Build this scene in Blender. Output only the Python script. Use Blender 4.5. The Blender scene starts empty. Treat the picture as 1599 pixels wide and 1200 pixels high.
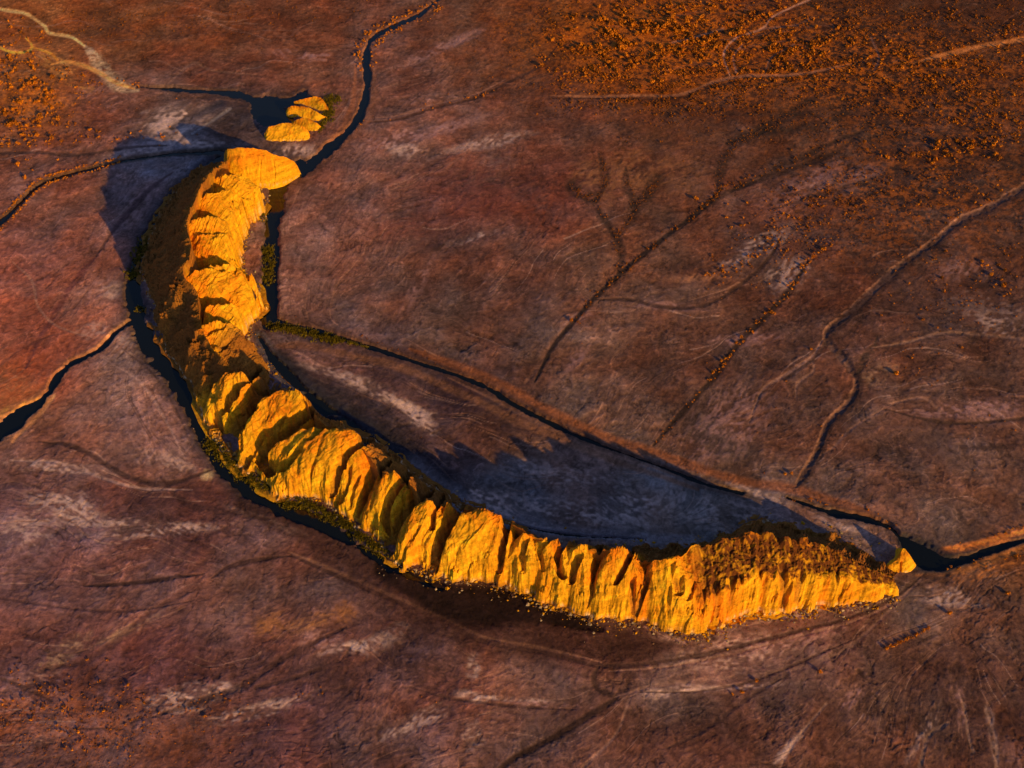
import bpy, math, random
import numpy as np

# ------------------------------------------------------------------ camera, sky, sun, exposure
F_PX, CX, CY = 1640.0, 799.5, 600.0          # reference focal length in photo pixels
PITCH = math.radians(47.0); CAM_H = 600.0
SUN_EL = math.radians(16.0); SUN_AZ = math.radians(41.0)   # shadows point this far left of straight ahead
EXPOSURE = 0.0
S = bpy.context.scene
cam = bpy.data.cameras.new('camera'); camo = bpy.data.objects.new('camera', cam)
S.collection.objects.link(camo); S.camera = camo
camo.location = (0, 0, CAM_H); camo.rotation_euler = (math.pi/2 - PITCH, 0, 0)
cam.sensor_width = 36; cam.lens = F_PX/1599*36; cam.clip_start = 5; cam.clip_end = 60000
S.render.resolution_x, S.render.resolution_y = 1024, 768
W = bpy.data.worlds.new("World"); S.world = W; W.use_nodes = True
nt = W.node_tree; bg = nt.nodes['Background']
sky = nt.nodes.new('ShaderNodeTexSky'); sky.sky_type = 'NISHITA'; sky.sun_disc = False
sky.sun_elevation = SUN_EL
# the sun stands to the right of and behind the camera (towards +x, -y)
sdx, sdy = math.sin(SUN_AZ), -math.cos(SUN_AZ)
sky.sun_rotation = math.atan2(sdx, sdy)
sky.ozone_density = 3.6; sky.dust_density = 1.0; sky.air_density = 1.0
tint = nt.nodes.new('ShaderNodeVectorMath'); tint.operation = 'MULTIPLY'; tint.inputs[1].default_value = (1.08, 0.945, 0.95)   # evening sky a little warmer overhead
nt.links.new(sky.outputs[0], tint.inputs[0]); nt.links.new(tint.outputs[0], bg.inputs[0]); bg.inputs[1].default_value = 0.088
sun = bpy.data.lights.new('sun', 'SUN'); suno = bpy.data.objects.new('sun', sun); S.collection.objects.link(suno)
sun.energy = 4.6; sun.angle = math.radians(0.5); sun.color = (1.0, 0.54, 0.075)
from mathutils import Vector
suno.rotation_euler = Vector((sdx*math.cos(SUN_EL), sdy*math.cos(SUN_EL), math.sin(SUN_EL))).to_track_quat('Z', 'Y').to_euler()
S.view_settings.view_transform = 'Standard'; S.view_settings.look = 'None'
S.view_settings.exposure = EXPOSURE; S.view_settings.gamma = 1.0; S.view_settings.use_curve_mapping = False

# sunlit level ground: rendered value = albedo * E  (measured), used to turn photo tones into base colours
E = np.array([0.495, 0.36, 0.28])

# ------------------------------------------------------------------ helpers
sp, cp = math.sin(PITCH), math.cos(PITCH)
def project(x, y, z):
    zf = y*cp - (z-CAM_H)*sp; up = y*sp + (z-CAM_H)*cp
    return CX + F_PX*x/zf, CY - F_PX*up/zf
def unproject(px, py, h=0.0):
    a = (np.asarray(px, float)-CX)/F_PX; b = (CY-np.asarray(py, float))/F_PX
    dx, dy, dz = a, cp + b*sp, -sp + b*cp
    t = (h-CAM_H)/dz
    return dx*t, dy*t
def lin(c):
    c = np.asarray(c, float)/255.0
    return np.where(c <= 0.04045, c/12.92, ((c+0.055)/1.055)**2.4)
def alb(r, g, b):
    return np.clip(lin([r, g, b])/E, 0.004, 0.9)

_tabs = {}
def noise(x, y, seed=0):
    """gradient noise, about -0.7..0.7"""
    if seed not in _tabs:
        r = np.random.RandomState(seed+11); a = r.rand(256, 256).astype(np.float32)*2*np.pi
        _tabs[seed] = (np.cos(a), np.sin(a))
    gx, gy = _tabs[seed]
    x = np.asarray(x, np.float32); y = np.asarray(y, np.float32)
    xf = np.floor(x); yf = np.floor(y); xi = xf.astype(np.int64) & 255; yi = yf.astype(np.int64) & 255
    fx = x-xf; fy = y-yf; x1 = (xi+1) & 255; y1 = (yi+1) & 255
    u = fx*fx*fx*(fx*(fx*6-15)+10); v = fy*fy*fy*(fy*(fy*6-15)+10)
    a = gx[xi, yi]*fx + gy[xi, yi]*fy; b = gx[x1, yi]*(fx-1) + gy[x1, yi]*fy
    c = gx[xi, y1]*fx + gy[xi, y1]*(fy-1); d = gx[x1, y1]*(fx-1) + gy[x1, y1]*(fy-1)
    return (a*(1-u)+b*u)*(1-v) + (c*(1-u)+d*u)*v
def fbm(x, y, o=4, seed=0, g=0.5):
    s = 0; a = 1.0
    for i in range(o):
        s = s + a*noise(x*2**i + 17.3*i, y*2**i - 9.1*i, seed+i); a *= g
    return s
def sst(a, b, x):
    t = np.clip((x-a)/(b-a), 0, 1); return t*t*(3-2*t)
def catmull(pts, n):
    P = np.array(pts, float); P = np.vstack([2*P[0]-P[1], P, 2*P[-1]-P[-2]]); out = []
    for i in range(1, len(P)-2):
        for k in range(n):
            t = k/n
            out.append(0.5*((2*P[i]) + (-P[i-1]+P[i+1])*t + (2*P[i-1]-5*P[i]+4*P[i+1]-P[i+2])*t*t + (-P[i-1]+3*P[i]-3*P[i+1]+P[i+2])*t**3))
    out.append(P[-2]); return np.array(out)

def mesh_grid(name, V, mask=None, attrs=None, mat=None, parent=None, smooth=False):
    """V: (R,C,3) lattice -> mesh object. mask: (R-1,C-1) faces kept. attrs: name -> (R,C,4) or (R,C)"""
    R, C = V.shape[:2]
    idx = np.arange(R*C).reshape(R, C)
    q = np.stack([idx[:-1, :-1], idx[:-1, 1:], idx[1:, 1:], idx[1:, :-1]], -1)
    q = q[mask] if mask is not None else q.reshape(-1, 4)
    used = np.unique(q); remap = np.zeros(R*C, np.int32); remap[used] = np.arange(len(used)); q = remap[q]
    return raw_mesh(name, V.reshape(-1, 3)[used], q,
                    {k: (a.reshape(-1, a.shape[-1]) if a.ndim == 3 else a.reshape(-1))[used] for k, a in (attrs or {}).items()}, mat, parent, smooth)
def raw_mesh(name, co, q, attrs=None, mat=None, parent=None, smooth=False, link=True):
    me = bpy.data.meshes.new(name); n = q.shape[1]
    me.vertices.add(len(co)); me.vertices.foreach_set('co', np.ascontiguousarray(co, np.float32).ravel())
    me.loops.add(q.size); me.loops.foreach_set('vertex_index', np.ascontiguousarray(q, np.int32).ravel())
    me.polygons.add(len(q)); me.polygons.foreach_set('loop_start', np.arange(0, q.size, n, dtype=np.int32))
    me.polygons.foreach_set('loop_total', np.full(len(q), n, np.int32))
    me.polygons.foreach_set('use_smooth', np.full(len(q), smooth, bool))
    me.update(calc_edges=True)
    for k, a in (attrs or {}).items():
        if a.ndim == 2:
            at = me.attributes.new(k, 'FLOAT_COLOR', 'POINT')
            if a.shape[1] == 3: a = np.hstack([a, np.ones((len(a), 1))])
            at.data.foreach_set('color', np.ascontiguousarray(a, np.float32).ravel())
        else:
            at = me.attributes.new(k, 'FLOAT', 'POINT'); at.data.foreach_set('value', np.ascontiguousarray(a, np.float32))
    if mat: me.materials.append(mat)
    if not link: return me
    o = bpy.data.objects.new(name, me); S.collection.objects.link(o)
    if parent: o.parent = parent
    return o
def tag(o, label=None, cat=None, group=None, kind=None):
    if label: o['label'] = label
    if cat: o['category'] = cat
    if group: o['group'] = group
    if kind: o['kind'] = kind
    return o

# ------------------------------------------------------------------ materials
def mat_base(name, rough=0.92, spec=0.15):
    m = bpy.data.materials.new(name); m.use_nodes = True
    b = m.node_tree.nodes['Principled BSDF']; b.inputs['Roughness'].default_value = rough
    b.inputs['Specular IOR Level'].default_value = spec
    return m, m.node_tree, b
def nd(t, kind, **kw):
    n = t.nodes.new(kind)
    for k, v in kw.items():
        if k in n.inputs: n.inputs[k].default_value = v
        else: setattr(n, k, v)
    return n
def ground_material():
    m, t, b = mat_base('plain_soil')
    at = nd(t, 'ShaderNodeAttribute', attribute_name='albedo')
    geo = nd(t, 'ShaderNodeNewGeometry')
    n1 = nd(t, 'ShaderNodeTexNoise', Scale=0.45, Detail=7.0, Roughness=0.86)
    n2 = nd(t, 'ShaderNodeTexNoise', Scale=0.12, Detail=6.0, Roughness=0.65, Distortion=1.2)
    t.links.new(geo.outputs['Position'], n1.inputs['Vector']); t.links.new(geo.outputs['Position'], n2.inputs['Vector'])
    ad = nd(t, 'ShaderNodeMath', operation='ADD'); t.links.new(n1.outputs['Fac'], ad.inputs[0]); t.links.new(n2.outputs['Fac'], ad.inputs[1])
    mr = nd(t, 'ShaderNodeMapRange'); mr.inputs['From Min'].default_value = 0.6; mr.inputs['From Max'].default_value = 1.4
    mr.inputs['To Min'].default_value = 0.35; mr.inputs['To Max'].default_value = 1.7
    t.links.new(ad.outputs[0], mr.inputs['Value'])
    mx = nd(t, 'ShaderNodeVectorMath', operation='SCALE'); t.links.new(at.outputs['Color'], mx.inputs[0]); t.links.new(mr.outputs[0], mx.inputs['Scale'])
    t.links.new(mx.outputs[0], b.inputs['Base Color'])
    bp = nd(t, 'ShaderNodeBump', Strength=0.8, Distance=0.9); t.links.new(n1.outputs['Fac'], bp.inputs['Height'])
    t.links.new(bp.outputs[0], b.inputs['Normal'])
    return m
def rock_material():
    m, t, b = mat_base('golden_sandstone', 0.85, 0.1)
    at = nd(t, 'ShaderNodeAttribute', attribute_name='albedo')
    geo = nd(t, 'ShaderNodeNewGeometry')
    ba = nd(t, 'ShaderNodeAttribute', attribute_name='bed'); sc = nd(t, 'ShaderNodeVectorMath', operation='SCALE'); sc.inputs['Scale'].default_value = 0.035
    t.links.new(geo.outputs['Position'], sc.inputs[0]); cb = nd(t, 'ShaderNodeCombineXYZ'); t.links.new(ba.outputs['Fac'], cb.inputs[0])
    va = nd(t, 'ShaderNodeVectorMath', operation='ADD'); t.links.new(cb.outputs[0], va.inputs[0]); t.links.new(sc.outputs[0], va.inputs[1])
    n1 = nd(t, 'ShaderNodeTexNoise', Scale=1.5, Detail=6.0, Roughness=0.68); t.links.new(va.outputs[0], n1.inputs['Vector'])
    n2 = nd(t, 'ShaderNodeTexNoise', Scale=0.5, Detail=8.0, Roughness=0.7); t.links.new(geo.outputs['Position'], n2.inputs['Vector'])
    ad = nd(t, 'ShaderNodeMath', operation='ADD'); t.links.new(n1.outputs['Fac'], ad.inputs[0]); t.links.new(n2.outputs['Fac'], ad.inputs[1])
    mr = nd(t, 'ShaderNodeMapRange'); mr.inputs['From Min'].default_value = 0.7; mr.inputs['From Max'].default_value = 1.3
    mr.inputs['To Min'].default_value = 0.45; mr.inputs['To Max'].default_value = 1.28
    t.links.new(ad.outputs[0], mr.inputs['Value'])
    mx = nd(t, 'ShaderNodeVectorMath', operation='SCALE'); t.links.new(at.outputs['Color'], mx.inputs[0]); t.links.new(mr.outputs[0], mx.inputs['Scale'])
    t.links.new(mx.outputs[0], b.inputs['Base Color'])
    bp = nd(t, 'ShaderNodeBump', Strength=0.7, Distance=1.0); t.links.new(ad.outputs[0], bp.inputs['Height'])
    t.links.new(bp.outputs[0], b.inputs['Normal'])
    return m
def leaf_material(name, c0, c1):
    m, t, b = mat_base(name, 0.8, 0.1)
    oi = nd(t, 'ShaderNodeNewGeometry'); wn = nd(t, 'ShaderNodeTexNoise', Scale=0.4, Detail=5.0, Roughness=0.8)
    t.links.new(oi.outputs['Position'], wn.inputs['Vector'])
    cr = nd(t, 'ShaderNodeValToRGB'); cr.color_ramp.elements[0].position = 0.36; cr.color_ramp.elements[1].position = 0.64
    cr.color_ramp.elements[0].color = (*c0, 1); cr.color_ramp.elements[1].color = (*c1, 1)
    t.links.new(wn.outputs['Fac'], cr.inputs[0]); t.links.new(cr.outputs[0], b.inputs['Base Color'])
    return m
def water_material():
    m, t, b = mat_base('still_water', 0.06, 0.38)
    b.inputs['Base Color'].default_value = (0.006, 0.009, 0.012, 1)
    geo = nd(t, 'ShaderNodeNewGeometry'); n = nd(t, 'ShaderNodeTexNoise', Scale=0.25, Detail=4.0)
    t.links.new(geo.outputs['Position'], n.inputs['Vector'])
    bp = nd(t, 'ShaderNodeBump', Strength=0.08, Distance=0.3); t.links.new(n.outputs['Fac'], bp.inputs['Height']); t.links.new(bp.outputs[0], b.inputs['Normal'])
    return m
M_ground, M_rock, M_water = ground_material(), rock_material(), water_material()

# ------------------------------------------------------------------ ground lattice
STEP = 1.3
pxs = np.arange(-200, 1800, STEP); pys = np.arange(1285, -240, -STEP)     # rows run from near to far
R, C = len(pys), len(pxs)
PX, PY = np.meshgrid(pxs, pys)
GX, GY = unproject(PX, PY)
GX = GX.astype(np.float32); GY = GY.astype(np.float32)

def coarse(fn, step=9):
    """evaluate fn(px,py)->(..,k) on a coarse lattice and spread it to the full one"""
    cx = np.arange(-230, 1840, step); cy = np.arange(-270, 1330, step)
    X, Y = np.meshgrid(cx, cy); A = fn(X, Y)
    fx = (pxs-cx[0])/step; fy = (pys-cy[0])/step
    ix = fx.astype(int); iy = fy.astype(int); tx = (fx-ix); ty = (fy-iy)[:, None]
    if A.ndim == 3: tx = tx[:, None]; ty = ty[..., None]
    a = A[iy][:, ix]; b = A[iy][:, ix+1]; c = A[iy+1][:, ix]; d = A[iy+1][:, ix+1]
    return (a*(1-tx)+b*tx)*(1-ty) + (c*(1-tx)+d*tx)*ty

# broad soil tones of the sunlit plain and the ridge's painted cast shadow, photo tones at photo places
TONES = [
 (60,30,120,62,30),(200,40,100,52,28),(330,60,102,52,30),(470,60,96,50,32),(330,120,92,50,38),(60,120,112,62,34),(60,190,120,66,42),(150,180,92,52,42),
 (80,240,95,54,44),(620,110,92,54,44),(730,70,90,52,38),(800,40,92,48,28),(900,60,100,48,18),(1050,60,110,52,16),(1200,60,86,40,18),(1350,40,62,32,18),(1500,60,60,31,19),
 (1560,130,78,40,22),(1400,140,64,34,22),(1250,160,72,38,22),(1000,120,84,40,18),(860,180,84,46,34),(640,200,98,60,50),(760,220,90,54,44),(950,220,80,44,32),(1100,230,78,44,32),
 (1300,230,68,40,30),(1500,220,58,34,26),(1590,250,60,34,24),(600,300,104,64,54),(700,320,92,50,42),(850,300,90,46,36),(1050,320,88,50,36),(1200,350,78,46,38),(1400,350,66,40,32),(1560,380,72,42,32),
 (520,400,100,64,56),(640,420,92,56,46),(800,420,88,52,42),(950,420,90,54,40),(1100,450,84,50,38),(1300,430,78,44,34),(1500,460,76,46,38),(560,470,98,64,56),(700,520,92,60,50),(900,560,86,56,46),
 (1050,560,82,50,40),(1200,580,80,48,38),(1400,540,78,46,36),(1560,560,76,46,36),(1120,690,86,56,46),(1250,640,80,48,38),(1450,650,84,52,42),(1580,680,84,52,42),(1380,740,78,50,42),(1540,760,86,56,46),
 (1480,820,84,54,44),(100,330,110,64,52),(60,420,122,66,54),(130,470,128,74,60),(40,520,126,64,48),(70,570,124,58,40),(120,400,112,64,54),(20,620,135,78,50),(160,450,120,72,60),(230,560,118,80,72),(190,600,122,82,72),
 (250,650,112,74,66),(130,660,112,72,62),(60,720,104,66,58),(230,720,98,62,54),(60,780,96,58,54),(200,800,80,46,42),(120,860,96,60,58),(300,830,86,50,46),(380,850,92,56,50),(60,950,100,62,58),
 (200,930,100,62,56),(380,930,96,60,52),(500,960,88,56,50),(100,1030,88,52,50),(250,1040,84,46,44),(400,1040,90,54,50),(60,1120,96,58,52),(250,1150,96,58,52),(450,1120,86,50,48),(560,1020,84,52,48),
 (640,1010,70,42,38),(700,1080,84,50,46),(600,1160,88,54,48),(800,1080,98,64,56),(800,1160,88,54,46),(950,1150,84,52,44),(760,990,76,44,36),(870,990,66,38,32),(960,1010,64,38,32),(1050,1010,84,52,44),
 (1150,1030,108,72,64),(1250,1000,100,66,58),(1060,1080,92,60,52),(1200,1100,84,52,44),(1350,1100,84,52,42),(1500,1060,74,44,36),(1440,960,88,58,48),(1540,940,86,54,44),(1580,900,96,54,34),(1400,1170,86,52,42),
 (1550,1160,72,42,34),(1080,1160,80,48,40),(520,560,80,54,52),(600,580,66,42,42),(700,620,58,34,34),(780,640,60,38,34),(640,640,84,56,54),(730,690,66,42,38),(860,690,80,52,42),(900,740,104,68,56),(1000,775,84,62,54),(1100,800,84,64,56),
 (800,765,84,64,58),(1250,800,104,70,60),(1350,840,96,64,54),(300,160,88,58,50),(290,210,74,58,56),(350,200,62,44,42),(240,320,100,68,62),(260,250,104,78,74)]  # tones just north of the ridge darkened to paint in its cast shadow
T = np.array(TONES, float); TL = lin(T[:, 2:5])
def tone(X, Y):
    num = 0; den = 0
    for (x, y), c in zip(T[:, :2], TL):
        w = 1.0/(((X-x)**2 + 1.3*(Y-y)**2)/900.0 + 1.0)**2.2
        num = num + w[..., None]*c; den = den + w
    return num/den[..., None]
wx = 34*fbm(GX/90, GY/90, 3, 3)
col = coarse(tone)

# direction of the wash streaks (photo directions), spread over the plain
DIRS = [(650,300,1,-.2),(600,450,.6,-1),(800,400,1,-.9),(900,600,.8,-1),(1100,700,.5,-1),(1300,650,1,-.6),(1450,560,1,-.1),(1400,700,1,.1),(1000,450,1,-.2),(1150,420,1,-.5),
 (1300,200,1,-.3),(1100,200,1,-.2),(700,100,1,-.4),(400,60,1,.1),(300,110,1,.1),(100,60,1,.3),(100,250,1,0),(80,450,1,-.7),(150,560,1,-.9),(60,650,1,-.6),(200,640,.35,1),(270,600,.6,1),
 (100,750,1,.1),(300,850,1,.2),(100,850,1,.3),(100,950,1,-.3),(300,950,1,-.4),(150,1100,1,.1),(350,1080,1,-.3),(600,1000,1,.5),(450,1000,1,-.5),(600,1120,1,-.7),(800,1100,1,.1),(950,1150,1,-.7),
 (1100,1050,1,-.15),(1200,1150,1,-.8),(1350,1080,.8,-1),(1430,1130,.2,-1),(1500,1120,-.2,-1),(1500,950,1,-.4),(1570,1050,-.4,-1),(800,620,1,.5),(700,600,1,.5),(900,760,1,.35),(1200,800,1,.3),
 (500,560,1,.5),(560,230,.5,-1),(520,330,.35,-1),(470,430,.1,-1),(700,250,1,-.15),(1560,300,1,-.6),(1560,760,1,.4),(1550,860,1,-.3),(800,960,1,.4),(1000,1000,1,.15),(1200,980,1,-.25),(280,230,1,-.3),(240,330,.7,-1)]
D = np.array(DIRS, float)
def dirf(X, Y):
    c2 = 0; s2 = 0
    for x, y, dx, dy in D:
        a = 2*math.atan2(dy, dx); w = 1.0/(((X-x)**2+(Y-y)**2)/1600.0+1)**2
        c2 = c2 + w*math.cos(a); s2 = s2 + w*math.sin(a)
    n = np.hypot(c2, s2)+1e-9; return np.stack([c2/n, s2/n], -1)
d2 = coarse(dirf)
ang = 0.5*np.arctan2(d2[..., 1], d2[..., 0]) + 0.9*fbm(GX/55, GY/55, 3, 21) + 0.35*fbm(GX/16, GY/16, 2, 27)
VXf = np.cos(ang).astype(np.float32); VYf = -np.sin(ang).astype(np.float32)   # rows run upward in the photo
def bil(A, r, c):
    r = np.clip(r, 0, R-1.001); c = np.clip(c, 0, C-1.001)
    r0 = r.astype(np.int32); c0 = c.astype(np.int32); fr = r-r0; fc = c-c0
    return (A[r0, c0]*(1-fc)+A[r0, c0+1]*fc)*(1-fr) + (A[r0+1, c0]*(1-fc)+A[r0+1, c0+1]*fc)*fr
RR, CC = np.meshgrid(np.arange(R, dtype=np.float32), np.arange(C, dtype=np.float32), indexing='ij')
def lic(src, n, h):
    acc = [s.copy() for s in src]; tot = 1.0
    for sg in (1, -1):
        r, c = RR.copy(), CC.copy(); pvx, pvy = VXf*sg, VYf*sg
        for k in range(n):
            r = r + pvy*h; c = c + pvx*h
            vx = bil(VXf, r, c); vy = bil(VYf, r, c); dt = np.sign(vx*pvx+vy*pvy); dt[dt == 0] = 1
            pvx, pvy = vx*dt, vy*dt; w = 0.5+0.5*math.cos(math.pi*(k+1)/(n+1))
            for a, s in zip(acc, src): a += w*bil(s, r, c)
            if sg == 1: tot += 2*w
    return [a/tot for a in acc]
rs = np.random.RandomState(5)
w1 = rs.randn(R, C).astype(np.float32)
def up(n, sd):
    q = np.random.RandomState(sd).randn(R//n+3, C//n+3).astype(np.float32)
    r = RR/n; c = CC/n; r0 = r.astype(int); c0 = c.astype(int); fr = r-r0; fc = c-c0
    fr = fr*fr*(3-2*fr); fc = fc*fc*(3-2*fc)
    return ((q[r0, c0]*(1-fc)+q[r0, c0+1]*fc)*(1-fr) + (q[r0+1, c0]*(1-fc)+q[r0+1, c0+1]*fc)*fr).astype(np.float32)
(L1, L2), (L3,) = lic([w1, up(3, 7)], 4, 1.0), lic([up(8, 8)], 14, 1.8)
def blur(a): return (a + np.roll(a, 1, 0)+np.roll(a, -1, 0)+np.roll(a, 1, 1)+np.roll(a, -1, 1))/5
L1 = L1 + 1.2*(L1-blur(blur(L1))); L2 = L2 + 1.5*(L2-blur(blur(blur(L2))))
L1 /= L1.std(); L2 /= L2.std(); L3 /= L3.std()
big = fbm(GX/120, GY/120, 4, 40); mid = fbm(GX/30, GY/30, 4, 50); fin = fbm(GX/5, GY/5, 3, 60)

cn = fbm(GX/40+3, GY/40, 4, 70)
pat = sst(-.25, .35, fbm(GX/45+9, GY/45, 3, 75))            # wash streaks show in some places and not in others
rill = np.abs(fbm(GX/24+.5*fbm(GX/40, GY/40, 2, 76), GY/24+.02*L3, 5, 77, .62))
rill2 = np.abs(fbm(GX/9+.4*mid, GY/9+.4*big, 4, 78, .65))
crs = np.clip(.16-rill, 0, 1)*3.2 + np.clip(.14-rill2, 0, 1)*2.2
# thin branching veins where run-off has cut the crust, at three sizes, broken up by the same patches
def vein(sc, wd, sd):
    q = fbm(GX/sc+.35*fbm(GX/sc*2.3, GY/sc*2.3, 3, sd+7), GY/sc+.35*fbm(GX/sc*2.3+4, GY/sc*2.3, 3, sd+9), 4, sd, .55)
    return 1-sst(0, wd, np.abs(q))
v1, v2, v3 = vein(38, .055, 300), vein(17, .085, 320), vein(60, .034, 340)
vm = sst(-.2, .3, fbm(GX/70, GY/70, 3, 345)); vm2 = sst(-.1, .4, fbm(GX/50+30, GY/50, 3, 349))
tex = np.exp((0.035+.03*pat)*L1 + (0.03+.035*pat)*L2 + (0.01+.025*pat)*L3 + 0.44*big + 0.60*mid + 0.40*fin - .58*crs - .60*v1*vm - .42*v2*vm2 + .50*v3*(1-vm*.7) + .15)
col = col*tex[..., None]
# redder and greyer soils drift through each other
hue = np.clip(cn*1.1, -0.6, 0.6)[..., None]
col = col*np.exp(hue*np.array([0.10, -0.10, -0.26])*1.6)
Z = (.3+.7*pat)*(0.03*L1 + 0.045*L2 + 0.05*L3) + 0.75*mid + 1.6*big + 0.26*fin - .30*crs - .28*v1*vm - .2*v2*vm2 + .1*v3
Z = Z.astype(np.float64) + 0.6

def pdist(pts, reach, n=6):
    """distance in photo px to a smoothed polyline with per-point width; returns window, d, side, w, t"""
    P = catmull(pts, n) if n > 1 and len(pts) > 2 else np.array(pts, float)
    x0, x1 = P[:, 0].min()-reach, P[:, 0].max()+reach; y0, y1 = P[:, 1].min()-reach, P[:, 1].max()+reach
    c0, c1 = np.searchsorted(pxs, [x0, x1]); r0 = np.searchsorted(-pys, -y1); r1 = np.searchsorted(-pys, -y0)
    X = PX[r0:r1, c0:c1]; Y = PY[r0:r1, c0:c1]
    best = np.full(X.shape, 1e9); side = np.zeros(X.shape); wd = np.zeros(X.shape); tt = np.zeros(X.shape)
    for i in range(len(P)-1):
        a, b = P[i], P[i+1]; dx, dy = b[0]-a[0], b[1]-a[1]; L = dx*dx+dy*dy
        if L < 1e-9: continue
        ca, cb = np.searchsorted(X[0], [min(a[0], b[0])-reach, max(a[0], b[0])+reach]) if X.size else (0, 0)
        ra = np.searchsorted(-Y[:, 0], -(max(a[1], b[1])+reach)); rb = np.searchsorted(-Y[:, 0], -(min(a[1], b[1])-reach))
        xs = X[ra:rb, ca:cb]; ys = Y[ra:rb, ca:cb]
        if xs.size == 0: continue
        t = np.clip(((xs-a[0])*dx+(ys-a[1])*dy)/L, 0, 1)
        d = np.hypot(xs-a[0]-t*dx, ys-a[1]-t*dy); m = d < best[ra:rb, ca:cb]
        best[ra:rb, ca:cb][m] = d[m]
        side[ra:rb, ca:cb][m] = (np.sign(dx*(ys-a[1])-dy*(xs-a[0])))[m]
        if P.shape[1] > 2: wd[ra:rb, ca:cb][m] = (a[2]+t*(b[2]-a[2]))[m]
        tt[ra:rb, ca:cb][m] = ((i+t)/(len(P)-1))[m]
    return (slice(r0, r1), slice(c0, c1)), best, side, wd, tt
wob = 2.2*fbm(GX/7, GY/7, 3, 80) + 5*fbm(GX/28, GY/28, 2, 84)      # ragged edges for everything traced

def paint(pts, color, wmul=1.0, soft=0.5, amt=1.0, wobble=1.0, dz=0.0, noisy=0.0):
    """colour and/or sink a band; pts carry half widths"""
    mw = max(p[2] for p in pts)*wmul
    sl, d, side, w, t = pdist(pts, mw*1.9+10)
    d = d + wob[sl]*wobble*np.clip(w/8, .15, 1.0); w = w*wmul
    m = 1-sst(w*(1-soft), w*(1+soft), d); m = m*amt
    if noisy: m = m*np.clip(0.85+noisy*(0.7*L2[sl]*0.5+fin[sl]*1.5), 0, 1)
    if color is not None: col[sl] = col[sl]*(1-m[..., None]) + lin(color)*m[..., None]*tex[sl][..., None]**0.7
    if dz: Z[sl] += dz*m
    return sl, m
def blob(x, y, rx, ry, deg, color, amt=0.7, noisy=1.0, thr=0.0, src=None):
    a = math.radians(deg); X = PX-x; Y = PY-y
    r0 = np.searchsorted(-pys, -(y+1.6*max(rx, ry))); r1 = np.searchsorted(-pys, -(y-1.6*max(rx, ry)))
    c0, c1 = np.searchsorted(pxs, [x-1.6*max(rx, ry), x+1.6*max(rx, ry)]); sl = (slice(r0, r1), slice(c0, c1))
    X = X[sl]; Y = Y[sl]; u = (X*math.cos(a)+Y*math.sin(a))/rx; v = (-X*math.sin(a)+Y*math.cos(a))/ry
    q = 1-sst(0.35, 1.35, np.hypot(u, v)+0.35*mid[sl]+0.4*fin[sl])
    s = (0.55*L2+0.45*L3+0.8*fin+1.2*mid)[sl] if src is None else src[sl]
    m = q*min(.92, amt*1.3)*(.10+.90*sst(thr-0.6, thr+.95, s*noisy+.1) if noisy else 1.0)
    col[sl] = col[sl]*(1-m[..., None]) + lin(color)*m[..., None]
    return sl, m

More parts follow.
